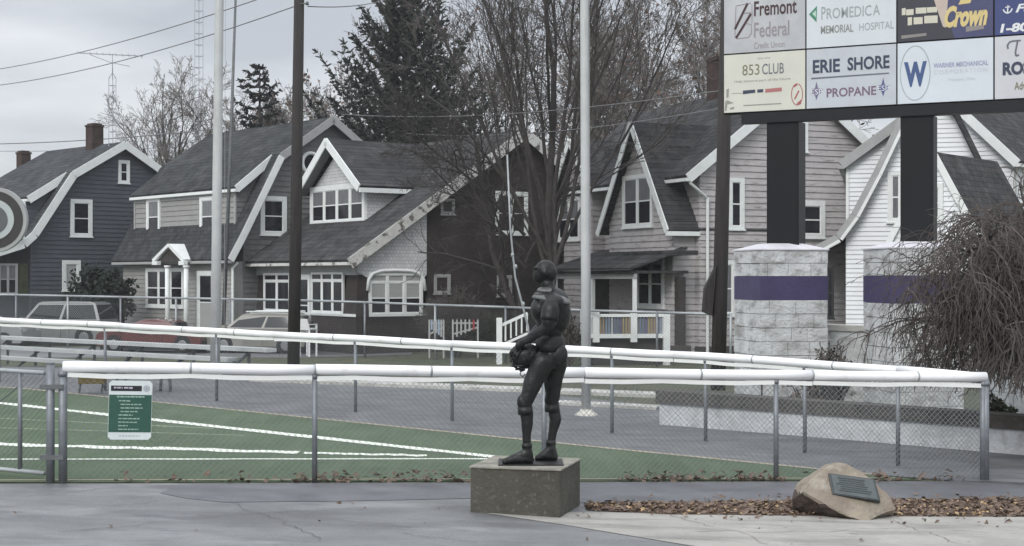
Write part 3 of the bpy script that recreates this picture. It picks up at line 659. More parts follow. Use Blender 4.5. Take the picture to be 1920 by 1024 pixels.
def word_line(x, z, x1, h, y=-.0078, mt=None, name='text_line'):
    m = MB()
    while x < x1:
        wl_ = rnd.uniform(.018,.05); m.box(x, min(x1,x+wl_), y-.0008, y, z-h*rnd.uniform(.35,.5), z+h*rnd.uniform(.35,.5)); x += wl_+.008
    m.build(name, mt or plain('sign_pale_green',(.30,.42,.36)), sg)
word_line(-.14,zc+.145,.15,.018)
for i, ln in enumerate((.0,.12,.13,.085,.03,.10,.075,-.02,.09)): word_line(-.12+(.02 if i in (1,2,3) else 0), zc+.10-i*.038, ln, .014)
word_line(-.175,zc+.24,-.085,.022,mt=plain('sign_lilac',(.45,.42,.50))); word_line(-.07,zc+.24,.02,.022,mt=plain('sign_lilac',()))
word_line(-.11,zc-.275,.11,.009,-.0048,mt=plain('sign_slate',(.30,.35,.37)))

# ------------------------------------------------------------------ flagpoles, utility poles
def flagpole(px0, d, r0, r1, ht, px_top, label):
    x = (px0-960)/F*d; z = gz(x,d); root = empty('flagpole', (x,d,z), 0, label, 'flagpole', 'flagpoles by the track')
    lean = ((px_top-960)/F*d-x)/((700)/F*d)
    m = MB(); m.tube([(lean*h_,0,h_) for h_ in (0,ht*.25,ht*.5,ht*.75,ht)], [r0,r0*.97,r0*.9,(r0+r1)/2,r1], 20); m.build('shaft', M['flagpole'], root, True)
    m = MB(); m.lathe([(.19,-.03),(.19,.03),(.15,.05),(r0*1.3,.09),(r0*1.25,.11)], 20); m.build('base_collar', M['pole_base'], root, True)
    m = MB(); m.tube([(lean*ht*.5+r0+.02,-.02,1.0),(lean*ht+r1+.02,-.02,ht-.2)], .004, 5); m.build('halyard', M['trim_grey'], root)
    return root
flagpole(403, 31.6, .105, .075, 13, 411, 'tall pale flagpole between the red car and the utility pole, base by the benches')
flagpole(1099, 25.2, .080, .06, 11, 1096, 'tall pale flagpole just right of the bronze statue with round base collar')
x = (550-960)/F*37; up = empty('utility_pole', (x,37,gz(x,37)), 0, 'dark wooden utility pole left of the dormered brick house', 'pole', 'wooden utility poles')
m = MB(); m.tube([(0,0,-.1),(.07,0,4),(.17,0,11)], [.155,.145,.12], 14); m.build('shaft', M['wood_pole'], up, True)
m = MB()
for z in (9.05,9.2): m.tube([(.14,-.1,z),(.36,-.12,z)], .015, 6); m.tube([(.36,-.12,z-.03),(.36,-.12,z+.05)], [.045,.03], 8)
m.build('insulator', M['dull_steel'], up, True)
x = (1346-960)/F*32; u2 = empty('utility_pole', (x,32,gz(x,32)), 0, 'dark wooden utility pole beside the pink house, under the left end of the advert board', 'pole', 'wooden utility poles')
m = MB(); m.tube([(0,0,-.1),(.07,0,3),(.20,0,8.5)], [.16,.155,.13], 14); m.build('shaft', M['wood_pole'], u2, True)
m = MB(); zz = lambda py: CAMZ-(py-HZ)/F*32-u2.location.z
m.prism([(-.14,-.16,zz(592)),(-.33,-.16,zz(585)),(-.29,-.16,zz(540)),(-.05,-.16,zz(498))], [(-.14,.16,zz(592)),(-.33,.16,zz(585)),(-.29,.16,zz(540)),(-.05,.16,zz(498))]); m.build('cable_guard', M['wood_pole'], u2)

# ------------------------------------------------------------------ advert board on stone piers
BB = Frame(1357, 27.9, -26, -.3)
bb = empty('advert_board', BB.loc, BB.th, 'wide double row advert board on two square black steel posts', 'sign board')
xs = [BB.g(p,150)[0] for p in (1357,1511.5,1682,1864)]; xs.append(xs[3]+(xs[3]-xs[2])*.98)
z0 = BB.g(1357,212)[1]; z1 = BB.g(1357,103)[1]; z2 = z1+(z1-z0)*1.0; gap = .028
def text_me(s, shear=0, bold=0, spacing=1):
    cu = bpy.data.curves.new('t','FONT'); cu.body = s; cu.shear = shear; cu.offset = bold; cu.space_character = spacing; cu.resolution_u = 3
    ob = bpy.data.objects.new('t', cu); COL.objects.link(ob); dg = bpy.context.evaluated_depsgraph_get(); me = bpy.data.meshes.new_from_object(ob.evaluated_get(dg))
    bpy.data.objects.remove(ob); bpy.data.curves.remove(cu); return me
def lettering(s, parent, x0, zt, x1, zb, y, m, shear=0, bold=.012, name='lettering', spacing=1, serif=False):
    me = text_me(s, shear, bold, spacing); X = [v.co.x for v in me.vertices]; Y = [v.co.y for v in me.vertices]
    ax, bx_, ay, by = min(X), max(X), min(Y), max(Y)
    for v in me.vertices: v.co = ((v.co.x-ax)/(bx_-ax)*(x1-x0)+x0, y, (v.co.y-ay)/(by-ay)*(zt-zb)+zb)
    me.materials.clear(); me.materials.append(m); o = bpy.data.objects.new(name, me); COL.objects.link(o); o.parent = parent; return o
def TX(s, par, px0, pt, px1, pb, m, **k):
    a = BB.g(px0,pt,-.02); b = BB.g(px0,pb,-.02); c = BB.g(px1,pt,-.02); return lettering(s, par, a[0], a[1], c[0], b[1], k.pop('y',-.0235), m, **k)
def RECT(mb, pts, y0=-.0235, y1=-.0205):
    p = [BB.g(px,py,-.02) for px,py in pts]; mb.prism([(x,y0,z) for x,z in p], [(x,y1,z) for x,z in p])
def LINE(mb, pts, w, y=-.0225):
    p = [BB.g(px,py,-.02) for px,py in pts]
    for a, b in zip(p[:-1],p[1:]): mb.beam((a[0],y,a[1]),(b[0],y,b[1]), .003, w, up=(0,0,1)) if abs(a[0]-b[0]) > abs(a[1]-b[1]) else mb.beam((a[0],y,a[1]),(b[0],y,b[1]), w, .003, up=(0,1,0))
ad = {}
cols = {(0,0):(.42,.43,.45),(0,1):(.60,.64,.67),(0,2):(.035,.036,.050),(0,3):(.035,.052,.17),(1,0):(.60,.60,.53),(1,1):(.50,.53,.57),(1,2):(.60,.65,.70),(1,3):(.55,.56,.59)}
for (r, c_), col in cols.items():
    m = MB(); za, zb_ = (z1+gap/2, z2) if r == 0 else (z0, z1-gap/2)
    m.box(xs[c_]+gap/2, xs[c_+1]-gap/2, -.02, .03, za, zb_)
    mm = mat('advert_panel', col, .5, var=.05, scale=1.5)
    if r == 0 and c_ == 0: mixin(mm, (.56,.58,.60), 1.6, .45, .7, (1,1,1), .7, 3)
    if (r,c_) == (1,1): mixin(mm, (.40,.42,.44), 2.2, .5, .75, (1,1,1), .6, 5)
    ad[(r,c_)] = m.build('advert_panel', mm, bb)
    ad[(r,c_)]['label'] = {(0,0):'grey credit union advert panel with slanted stroke emblem',(0,1):'white hospital advert panel with small green triangle',(0,2):'dark advert panel with big slanted yellow lettering',(0,3):'blue advert panel with white anchor',(1,0):'cream club advert panel with red oval',(1,1):'propane advert panel with underlined dark lettering',(1,2):'white advert panel with big blue W in an oval',(1,3):'pale advert panel with script T at the right edge'}[(r,c_)]
m = MB(); m.box(xs[0], xs[4], .032, .16, z0-.03, z2+.05); m.build('back_frame', M['frame'], bb)
m = MB(); m.box(xs[0]+.35, xs[4], -.03, .20, z0-.22, z0-.031); m.build('bottom_beam', M['frame'], bb)
PST = []
for a_, b_ in ((1440,1501),(1690,1753)):
    xa = BB.g(a_,330,.1)[0]; xb = BB.g(b_,330,.1)[0]; m = MB(); m.box(xa, xb-.05, .02, .02+(xb-xa), BB.g(1470,456)[1]-.05, z0-.2); m.box(xb-.05, xb-.012, .03, .03+.03, BB.g(1470,456)[1]-.05, z0-.221)
    m.build('post', M['sign_post'], bb); PST.append((xa+xb)/2)
P_ = plain
dk = P_('ink_maroon',(.05,.022,.026)); gy = P_('ink_grey',(.27,.24,.27)); gt = P_('ink_grey_green',(.30,.34,.35)); nv = P_('ink_navy',(.035,.045,.085)); pu = P_('ink_purple',(.17,.11,.17))
a = ad[(0,0)]
TX('Fremont', a, 1414, 3, 1494, 31, dk, bold=.02); TX('Federal', a, 1414, 43, 1480, 71, gy); TX('Credit Union', a, 1414, 80, 1471, 92, gy, bold=0)
m = MB(); LINE(m, [(1402,6),(1378,55)], .045); LINE(m, [(1408,26),(1380,72)], .045); m.build('emblem_stroke', dk, a)
m = MB(); LINE(m, [(1381,11),(1408,6)], .015); LINE(m, [(1380,12),(1378,70)], .015); LINE(m, [(1381,73),(1404,70),(1409,62),(1409,46),(1398,44)], .015); LINE(m, [(1410,8),(1410,44)], .012); LINE(m, [(1396,25),(1408,24)], .02); m.build('emblem_outline', gy, a)
a = ad[(0,1)]
TX('P', a, 1540, 13, 1548, 37, gt, bold=.008); TX('ROMEDIC', a, 1550, 16, 1634, 36, gt, bold=.004); TX('A', a, 1637, 9, 1650, 29, gt, bold=.004)
TX('MEMORIAL', a, 1539, 49, 1600, 64, P_('ink_olive_grey',(.24,.25,.24)), bold=.02); TX('HOSPITAL', a, 1611, 44, 1676, 58, gt, bold=0)
m = MB(); RECT(m, [(1517,27),(1532,11),(1531,42)]); tri = m.build('triangle', P_('sign_teal_green',(.05,.22,.13)), a)
m = MB(); RECT(m, [(1523,26),(1530,19),(1530,33)], -.0245,-.0236); m.build('triangle_centre', P_('pale_green',(.45,.60,.52)), tri)
a = ad[(0,2)]; cr_ = P_('cream_ink',(.58,.56,.46)); yl = P_('straw_yellow',(.62,.50,.22)); wt = P_('white_ink',(.68,.70,.72)); bl = P_('ink_blue',(.05,.09,.22))
m = MB(); RECT(m, [(1764,-10),(1862,-22),(1862,66),(1790,72)], -.0215,-.0204); m.build('blue_ground', P_('dusk_blue',(.055,.06,.14)), a)
m = MB(); RECT(m, [(1748,-10),(1778,-14),(1774,52),(1768,50)], -.0225,-.0216); m.build('pale_beam', P_('pale_beam',(.50,.42,.36)), a)
TX('Crown', a, 1771, 12, 1852, 53, yl, shear=.35, bold=.05); m = MB(); RECT(m, [(1797,9),(1803,-4),(1808,0),(1812,-6),(1817,-2),(1824,-6),(1819,6)], -.0245,-.0236); m.build('crown_emblem', yl, a)
m = MB(); rnd = random.Random(9)
for px0, px1, pa, pb in ((1691,1698,16,29),(1699,1713,18,29),(1717,1737,15,26),(1738,1757,14,24),(1702,1710,33,48),(1713,1730,33,46),(1733,1758,30,44)): RECT(m, [(px0,pa),(px1,pa-1),(px1,pb-1),(px0,pb)])
m.build('slogan', cr_, a)
m = MB(); RECT(m, [(1690,67),(1737,62),(1737,67),(1690,73)]); m.build('small_print', P_('warm_grey_ink',(.24,.22,.21)), a); m = MB(); RECT(m, [(1811,50),(1845,47),(1845,54),(1811,60)]); m.build('small_print', P_('warm_grey_ink',(.24,.22,.21)), a)
a = ad[(0,3)]
TX('Fu', a, 1904, 8, 1936, 24, wt, shear=.3, bold=.03); TX('1-800', a, 1875, 45, 1944, 62, wt, shear=.15, bold=.04)
m = MB(); LINE(m, [(1890,10),(1889,24)], .022); LINE(m, [(1885,14),(1894,13)], .018); LINE(m, [(1881,18),(1884,23),(1889,25),(1895,22),(1898,16)], .022); m.build('anchor', wt, a)
a = ad[(1,0)]; ol = P_('ink_olive',(.19,.18,.11)); rd = P_('ink_red',(.36,.10,.10))
TX('853', a, 1392, 122, 1424, 142, ol, bold=.0); TX('CLUB', a, 1429, 120, 1470, 140, P_('ink_slate',(.13,.14,.17)), bold=.004)
TX('Help become part of the future', a, 1377, 151, 1482, 157, P_('ink_soft',(.28,.28,.25)), bold=0); TX('Join the', a, 1420, 108, 1444, 112, P_('ink_soft',()), bold=0)
m = MB(); RECT(m, [(1393,170),(1416,168),(1416,174),(1393,177)]); RECT(m, [(1420,168),(1431,167),(1431,173),(1420,174)]); m.build('navy_bar', nv, a)
m = MB(); RECT(m, [(1435,167),(1466,164),(1466,171),(1435,174)]); m.build('red_bar', P_('ink_rose',(.40,.15,.15)), a)
m = MB(); RECT(m, [(1394,197),(1465,193),(1465,195),(1394,199)]); RECT(m, [(1373,175),(1392,174),(1392,175),(1373,176)]); m.build('rule_line', P_('ink_soft',()), a)
m = MB(); RECT(m, [(1362,168),(1367,166),(1366,182),(1362,184)]); RECT(m, [(1360,190),(1364,188),(1376,193),(1364,196),(1362,208),(1359,208)]); RECT(m, [(1368,203),(1376,200),(1377,204),(1370,206)]); m.build('corner_print', P_('ink_soft',()), a)
m = MB(); LINE(m, [(1494.5+10.5*math.cos(t*.3142),177+20*math.sin(t*.3142)) for t in range(21)], .014); LINE(m, [(1490,186),(1498,170)], .025); RECT(m, [(1494,194),(1503,186),(1502,195),(1495,198)]); RECT(m, [(1488,160),(1494,157),(1495,160),(1489,164)]); m.build('red_oval', rd, a)
a = ad[(1,1)]
x_ = 1524
TX('ERIE', a, 1524, 113, 1575, 138, nv, bold=.03); TX('SHORE', a, 1589, 108, 1668, 133, nv, bold=.03)
m = MB(); RECT(m, [(1521,146),(1667,136),(1667,138.5),(1521,149)]); m.build('underline', P_('ink_slate',()), a)
TX('PROPANE', a, 1550, 166, 1643, 183, pu, bold=.02)
for ox, oy, mm_ in ((1531,172,P_('ink_violet',(.16,.14,.24))),(1656,165,P_('ink_indigo',(.09,.10,.23)))):
    m = MB(); RECT(m, [(ox,oy-19),(ox+3,oy-6),(ox+12,oy-5),(ox+7,oy+4),(ox+3,oy+6),(ox,oy+16),(ox-4,oy+5),(ox-11,oy+6),(ox-9,oy-5),(ox-3,oy-6)]); lg = m.build('star_emblem', mm_, a)
    TX('ESP', lg, ox-10, oy-4, ox+11, oy+6, P_('white_ink',()), y=-.0245, bold=.0)
a = ad[(1,2)]
TX('W', a, 1695, 117, 1738, 164, bl, bold=.05)
m = MB(); LINE(m, [(1716+28*math.cos(t*.1963),137+51*math.sin(t*.1963)-2*math.cos(t*.1963)) for t in range(33)], .016); m.build('oval_outline', P_('ink_sage',(.36,.41,.42)), a)
TX('WARNER MECHANICAL', a, 1750, 119, 1853, 128, P_('ink_lilac',(.32,.34,.48)), bold=.03); TX('CORPORATION', a, 1751, 132, 1851, 140, P_('ink_faint',(.50,.54,.58)), bold=.0, spacing=1.3); TX('Fremont, Ohio', a, 1779, 147, 1829, 153, P_('ink_faint',()), bold=0)
a = ad[(1,3)]
m = MB(); LINE(m, [(1890,92),(1889,85),(1893,79),(1900,77),(1914,76)], .03); LINE(m, [(1908,77),(1904,98),(1905,105),(1911,103)], .03); m.build('script_letter', P_('ink_slate',()), a)
TX('ROSS', a, 1880, 117, 1945, 142, nv, bold=.05); TX('Adv', a, 1902, 154, 1924, 169, ol, bold=.02)
# piers
def pier(px, d, th, pxr, ztop_py, band, label):
    fr = Frame(px, d, th); W = fr.g(pxr,600)[0]; D = W; root = empty('stone_pier', fr.loc, fr.th, label, 'pier', 'stone piers under the advert board')
    zt = fr.g(px,ztop_py)[1]; za = fr.g(px,band[1])[1]; zb_ = fr.g(px,band[0])[1]; row = (zt-zb_)/2
    m = MB(); rnd = random.Random(px); 
    def course(z0_, z1_, offs, wds):
        for face in range(4):
            x = offs-.4
            for w_ in wds*3:
                x0_ = max(0,x); x1_ = min(W,x+w_); x += w_
                if x1_-x0_ < .05: continue
                dp = rnd.uniform(0,.018); g_ = .004
                if face == 0: m.box(x0_+g_,x1_-g_,-dp,.06,z0_+g_,z1_-g_)
                elif face == 1: m.box(-dp,.06,x0_+g_,x1_-g_,z0_+g_+.001,z1_-g_-.001)
                elif face == 2: m.box(x0_+g_,x1_-g_,D-.06,D+dp,z0_+g_,z1_-g_)
                else: m.box(W-.06,W+dp,x0_+g_,x1_-g_,z0_+g_+.001,z1_-g_-.001)
    n = max(3, int(za/.24)); hh = (za-.0)/n
    for i in range(n): course(i*hh, (i+1)*hh, rnd.uniform(0,.3), [rnd.uniform(.3,.62) for _ in range(4)])
    m.build('lower_courses', M['limestone'], root); m = MB()
    course(zb_, zb_+row, .1, [.43,.40,.44,.4]); course(zb_+row, zt, .25, [.62,.70,.6,.6])
    m.build('upper_courses', M['limestone'], root)
    m = MB(); m.box(.03,W-.03,.03,D-.03,-.1,zt-.01); m.build('core', M['foundation'], root)
    m = MB(); m.box(-.006,W+.006,-.006,D+.006,za,zb_); m.build('purple_band', M['purple'], root)
    m = MB(); t = .33; c0 = [(-.03,-.03,zt),(W+.03,-.03,zt),(W+.03,D+.03,zt),(-.03,D+.03,zt)]; c1 = [(t,t,zt+.13),(W-t,t,zt+.13),(W-t,D-t,zt+.13),(t,D-t,zt+.13)]
    m.prism([(x,y,z) for x,y,z in c0], [(x,y,z+.02) for x,y,z in c0]); m.prism([(x,y,z+.021) for x,y,z in c0], c1); m.build('hipped_cap', M['cap_stone'], root)
    return root
pier(1426, 26.9, 12.5, 1551, 469, (518,563), 'stone block pier with purple band, left one of the pair, not hidden by twigs')
pier(1672, 25.4, 8, 1806, 466, (517,569), 'stone block pier with purple band partly hidden by the weeping tree')
# low stone wall with timber cap, rear planter wall, end pier
def low_wall(name, label, pts, h, capz, t=.34, m_=None, capm=None, grp=None):
    o_ = Vector((*pts[0], gz(*pts[0]))); root = empty(name, o_, 0, label, 'wall', grp); s = MB(); cp = MB()
    for a, b in zip(pts[:-1], pts[1:]):
        a = Vector((a[0],a[1],gz(*a)))-o_; b = Vector((b[0],b[1],gz(*b)))-o_; n_ = Vector((-(b-a).y,(b-a).x,0)).normalized()*t
        s.prism([a+Vector((0,0,-.1)), b+Vector((0,0,-.1)), b+n_+Vector((0,0,-.1)), a+n_+Vector((0,0,-.1))], [a+Vector((0,0,h)), b+Vector((0,0,h)), b+n_+Vector((0,0,h)), a+n_+Vector((0,0,h))])
        e_ = n_*.12; s_ = (b-a).normalized()*.05
        cp.prism([a-e_-s_+Vector((0,0,h+.002)), b-e_+Vector((0,0,h+.002)), b+n_+e_+Vector((0,0,h+.002)), a+n_+e_-s_+Vector((0,0,h+.002))], [a-e_-s_+Vector((0,0,capz)), b-e_+Vector((0,0,capz)), b+n_+e_+Vector((0,0,capz)), a+n_+e_-s_+Vector((0,0,capz))])
    s.build('masonry', m_ or M['painted_stone'], root); cp.build('cap', capm or M['old_timber'], root); return root
low_wall('stone_wall', 'long low pale stone wall with dark timber cap behind the fence corner', [(2.36,23.9),(4.9,22.3),(7.3,20.6),(11,18.0)], .35, .55)
low_wall('stone_wall', 'short pale stone planter wall seen between the two purple banded piers', [(5.75,28.2),(7.1,27.6)], 1.45, 1.56, m_=M['limestone'], capm=M['kerb'])
x = (1892-960)/F*23.4; ep = empty('end_pier', (x,23.4,gz(x,23.4)), R(10), 'small pale stone end pier at the right edge behind the low wall', 'pier')
zt = CAMZ-(658-HZ)/F*23.4-gz(x,23.4); m = MB(); m.box(0,.8,0,.8,-.1,zt*.5-.003); m.box(.004,.8,.004,.8,zt*.5+.003,zt); m.build('block', M['painted_stone'], ep, bevel=.01)
m = MB(); m.box(-.04,.84,-.04,.84,zt+.001,zt+.07); m.build('cap', M['kerb'], ep)
# ------------------------------------------------------------------ houses
def slab(mb, p, q, t, y0, y1, lo=0.0):           # roof slab along y on profile p->q, thickness t upwards
    d = Vector((q[0]-p[0], q[1]-p[1])).normalized(); n = Vector((-d.y, d.x)); n = n if n.y > 0 else -n
    mb.prism_y([(p[0]+n.x*lo,p[1]+n.y*lo),(q[0]+n.x*lo,q[1]+n.y*lo),(q[0]+n.x*(lo+t),q[1]+n.y*(lo+t)),(p[0]+n.x*(lo+t),p[1]+n.y*(lo+t))], y0, y1)
def slabx(mb, p, q, t, x0, x1, lo=0.0):
    d = Vector((q[0]-p[0], q[1]-p[1])).normalized(); n = Vector((-d.y, d.x)); n = n if n.y > 0 else -n
    mb.prism_x([(p[0]+n.x*lo,p[1]+n.y*lo),(q[0]+n.x*lo,q[1]+n.y*lo),(q[0]+n.x*(lo+t),q[1]+n.y*(lo+t)),(p[0]+n.x*(lo+t),p[1]+n.y*(lo+t))], x0, x1)
def window(root, mp_, a0, z0, a1, z1, cols=1, trim=.11, mid=True, transom=0, name='window', glass='glass', trimm='trim', lower=None, mull=.06, sill=True, label=None, arch=False):
    if a0 > a1: a0, a1 = a1, a0
    if z0 > z1: z0, z1 = z1, z0
    m = MB(); t = trim
    m.mbox(mp_, a0, a0+t, .0, .09, z0, z1); m.mbox(mp_, a1-t, a1, .0, .09, z0, z1)
    m.mbox(mp_, a0+t, a1-t, .0, .087, z1-t, z1); m.mbox(mp_, a0+t, a1-t, .0, .087, z0, z0+t*.7)
    if sill: m.mbox(mp_, a0-.04, a1+.04, .0, .12, z0-.06, z0-.001)
    w = (a1-a0-2*t-(cols-1)*mull)/cols; pn = MB(); lw = MB()
    for c in range(cols):
        x0 = a0+t+c*(w+mull); x1 = x0+w
        if c: m.mbox(mp_, x0-mull, x0, .0, .078, z0+t*.7, z1-t)
        zt = z1-t; zb = z0+t*.7; zm = (zb+zt)/2
        if transom: zt2 = zt-transom; m.mbox(mp_, x0, x1, .0, .074, zt2, zt2+.09); pn.mbox(mp_, x0, x1, .0, .050, zt2+.09, zt); zt = zt2; zm = (zb+zt)/2
        f = .035
        m.mbox(mp_, x0, x0+f, .0, .062, zb, zt); m.mbox(mp_, x1-f, x1, .0, .062, zb, zt)
        m.mbox(mp_, x0+f, x1-f, .0, .062, zb, zb+f); m.mbox(mp_, x0+f, x1-f, .0, .062, zt-f, zt)
        if mid: m.mbox(mp_, x0+f, x1-f, .0, .067, zm-.025, zm+.025)
        if lower is None: pn.mbox(mp_, x0+f, x1-f, .0, .050, zb+f, zt-f)
        else: pn.mbox(mp_, x0+f, x1-f, .0, .050, zm+.02, zt-f); lw.mbox(mp_, x0+f, x1-f, .0, .050, zb+f, zm-.02)
    o = m.build(name, M[trimm], root); pn.build('pane', M[glass], o)
    if lower: lw.build('pane', M[lower], o)
    if label: o['label'] = label
    return o
def gwin(H, p0, p1, y=0, **k):
    a = H.g(*p0, y); b = H.g(*p1, y); return window(H.root, H.gm(y), a[0], a[1], b[0], b[1], **k)
def fwin(H, p0, p1, x=0, **k):
    a = H.f(*p0, x); b = H.f(*p1, x); return window(H.root, H.fm(x), a[0], a[1], b[0], b[1], **k)
class House(Frame):
    def start(s, name, label, grp=None): s.root = empty(name, s.loc, s.th, label, 'house', 'old frame houses along the street'); return s.root
def chimney(H, x0, x1, y0, y1, z0, z1, m='brick_red', par=None):
    c = MB(); c.box(x0,x1,y0,y1,z0,z1-.18); c.box(x0-.04,x1+.04,y0-.04,y1+.04,z1-.179,z1-.08); c.box(x0+.05,x1-.05,y0+.05,y1-.05,z1-.079,z1); return c.build('chimney', M[m], par or H.root)
def zon(P, x):                                   # height of a profile [(x,z)...] at x
    for a, b in zip(P[:-1], P[1:]):
        if min(a[0],b[0])-1e-6 <= x <= max(a[0],b[0])+1e-6 and abs(a[0]-b[0]) > 1e-9: return a[1]+(b[1]-a[1])*(x-a[0])/(b[0]-a[0])
    return P[-1][1]
def gable(H, A, Lp, Rp, Lf, side, roofm, trimm='trim', ov=.35, sidm=None, pitch=.2, xl=None, xr=None, tw=.2, twR=None, trR=None):
    """main volume: apex A, left and right profiles (local x,z), depth Lf; walls drop at xl and xr"""
    L = [A]+Lp; Rr = [A]+Rp; roof = MB(); tr = MB()
    t2 = MB() if trR else tr
    for P, tw_, tt in ((L, tw, tr), (Rr, twR or tw, t2)):
        for p, q in zip(P[:-1], P[1:]):
            slab(roof, p, q, .11, -ov, Lf+ov); slab(tt, p, q, tw_+.14, -ov-.05, -ov-.002, -tw_); slab(tt, p, q, tw_, Lf+ov+.002, Lf+ov+.05, -tw_)
        e = P[-1]; tt.box(e[0]-.09, e[0]+.09, -ov-.04, Lf+ov, e[1]-.13, e[1]-.01)
    rf = roof.build('roof', M[roofm], H.root); tr.build('bargeboard', M[trimm], H.root)
    if trR: t2.build('bargeboard', M[trR], H.root)
    # soffit under the overhang is the slab itself; wall polygon under the roof
    xl = xl if xl is not None else L[-1][0]+.4; xr = xr if xr is not None else Rr[-1][0]-.4
    top = [(xl, zon(L, xl)-.06)]+[(p[0],p[1]-.06) for p in reversed(L) if p[0] > xl]+[(p[0],p[1]-.06) for p in Rr[1:] if p[0] < xr]+[(xr, zon(Rr, xr)-.06)]
    poly = [(xl,0)]+top+[(xr,0)]
    c = MB(); c.prism_y([(x,z) for x,z in poly], .02, Lf); H.core = c.build('wall', M[sidm or side], H.root)
    fnd = MB(); fnd.box(xl-.05, xr+.05, -.06, Lf+.05, -.5, .55); fnd.build('foundation', M['foundation'], H.root)
    H.poly = poly; H.xl = xl; H.xr = xr
    return rf
def clad(H, poly, mp_, m, pitch=.2, out=.03, name='siding'):
    s = MB(); siding(s, poly, mp_, pitch, out); return s.build(name, M[m], H.root, fix=True)

# ---- slate blue house with gambrel roof, far left
def gambrel(H, A, K, low, E, dorm_in, Lf, side_g, side_f, roofm, trimm, Rp, pitch=.21, xwall=0.0, tw=.2, facade=True, dorm_trim=None, twR=None, trR=None):
    """gambrel gable with a shed dormer that carries the upper slope on to E"""
    gable(H, A, [K]+low, Rp, Lf, side_g, roofm, trimm, xl=xwall, tw=tw, twR=twR, trR=trR)
    clad(H, H.poly, H.gm(0), side_g, pitch)
    d = MB(); d.prism_y([(0.0, zon([A,K]+low, max(.01,0.01))-.3), (0.0,E[1]-.03+0.0), (K[0],K[1]-.05), (K[0],zon([A,K]+low,K[0])-.6)], dorm_in, Lf-.3); d.build('dormer', M[side_f], H.root)
    zb = zon([A,K]+low, .01)
    cheek = [(0.0, zb-.05),(0.0, zon([K,E],0.0)-.08),(K[0]-.02,K[1]-.1)]
    clad(H, cheek, H.gm(dorm_in), side_g, pitch, name='dormer_cheek')
    r = MB(); slab(r, K, E, .11, dorm_in-.25, Lf-.1); slab(r, A, K, .10, dorm_in-.25, Lf-.1, .012); dr = r.build('dormer_roof', M[roofm], H.root)
    t = MB(); slab(t, K, E, tw+.14, dorm_in-.30, dorm_in-.252, -tw); t.box(E[0]-.08,E[0]+.1,dorm_in-.28,Lf-.1,E[1]-.14,E[1]-.01); t.build('dormer_trim', M[dorm_trim or trimm], dr)
    if facade:
        clad(H, [(dorm_in+.02,zb-.05),(dorm_in+.02,E[1]-.1),(Lf-.3,E[1]-.1),(Lf-.3,zb-.05)], H.fm(0), side_f, pitch, name='upper_siding')
        c = MB()
        for y in (dorm_in, Lf-.32): c.box(-.06,.0,y-.02,y+.10,zb-.05,E[1]-.1)
        c.box(-.055,0,dorm_in,Lf-.3,E[1]-.3,E[1]-.1); c.build('corner_board', M[trimm], H.root)
    return zb
H1 = House(57, 76, 45, -.95); H1.start('gambrel_house', 'slate blue gambrel house at the far left with white trim')
y_ = -.35
A = H1.g(235,269,y_); K = H1.g(137,326,y_); low = [H1.g(64,438,y_), H1.g(44,456,y_), H1.g(0,470,y_), H1.g(-50,484,y_)]; E = H1.g(48,373,.5)
mir = lambda P, A: [(2*A[0]-x, z) for x, z in P]
Lf = H1.f(95,270,A[0])[0]
gambrel(H1, A, K, low, E, .5, Lf, 'blue_side', 'blue_side', 'roof_blue', 'trim', mir([K]+low[:2],A), .23, 0.0, tw=.26)
gwin(H1, (131,373),(172,444), trim=.20, label='upstairs white window with half drawn shade')
gwin(H1, (221,300),(242,344), trim=.15)
gwin(H1, (116,488),(150,545), trim=.2, glass='blind', mid=False)
gwin(H1, (-4,494),(32,552), cols=2, trim=.09, trimm='trim_grey', glass='glass_curtain', lower='glass')
m = MB(); a = H1.g(36,494,-.06); b = H1.g(52,552,-.06); m.box(a[0],b[0],-.06,.0,b[1],a[1]); m.build('shutter', M['shrub_green'], H1.root)
m = MB(); p = H1.g(0,458,-.5); q = H1.g(46,444,-.5); m.beam((p[0],-.5,p[1]),(q[0],-.5,q[1]),.05,.16); p0 = H1.g(-60,478,-.5); m.beam((p0[0],-.5,p0[1]),(p[0],-.5,p[1]),.05,.16); m.build('porch_eave', M['trim'], H1.root)
ca = H1.g(182,262,3.0); cb = H1.g(205,240,3.0); chimney(H1, A[0]-.6, A[0]+.05, 2.0, 2.75, A[1]-.6, cb[1]+.1)
fx, fz = H1.g(44,283,Lf+.7); chimney(H1, fx-.28, fx+.28, Lf+.37, Lf+1.0, 0, fz)
m = MB(); d0 = H1.g(53,385,.86); d1 = H1.g(56,438,.86); m.tube([(-.25,.8,d0[1]+.15),(-.05,.8,d0[1]-.1),(-.05,.8,d1[1])], .05, 8); m.build('downpipe', M['trim'], H1.root)

# ---- grey gambrel house with enclosed porch
H2 = House(456, 66, 41, -.9); H2.start('gambrel_house', 'pale grey gambrel house with skirt roof and small white porch gable, second from left')
A = H2.g(625,223,y_); K = H2.g(527,293,y_); low = [H2.g(455,442,y_), H2.g(431,488,y_)]; E = H2.g(437,354,.6)
Lf = H2.f(249,440,0)[0]
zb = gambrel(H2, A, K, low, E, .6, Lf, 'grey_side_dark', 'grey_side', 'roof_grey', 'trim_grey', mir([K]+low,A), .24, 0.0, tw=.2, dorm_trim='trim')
m = MB()
for p, q in zip(([K]+low)[:-1], low): slab(m, p, q, .30, y_-.07, y_-.052, -.17)
m.build('white_bargeboard', M['trim'], H2.root)
zl = low[-1][1]
s = MB(); m2 = [(0,-.1),(0,zl-.0),(Lf,zl),(Lf,-.1)]; xg = low[-1][0]+.35
s.box(xg,.0,.05,Lf-.05,-.5,zl-.05); s.build('porch_wall', M['grey_side'], H2.root)
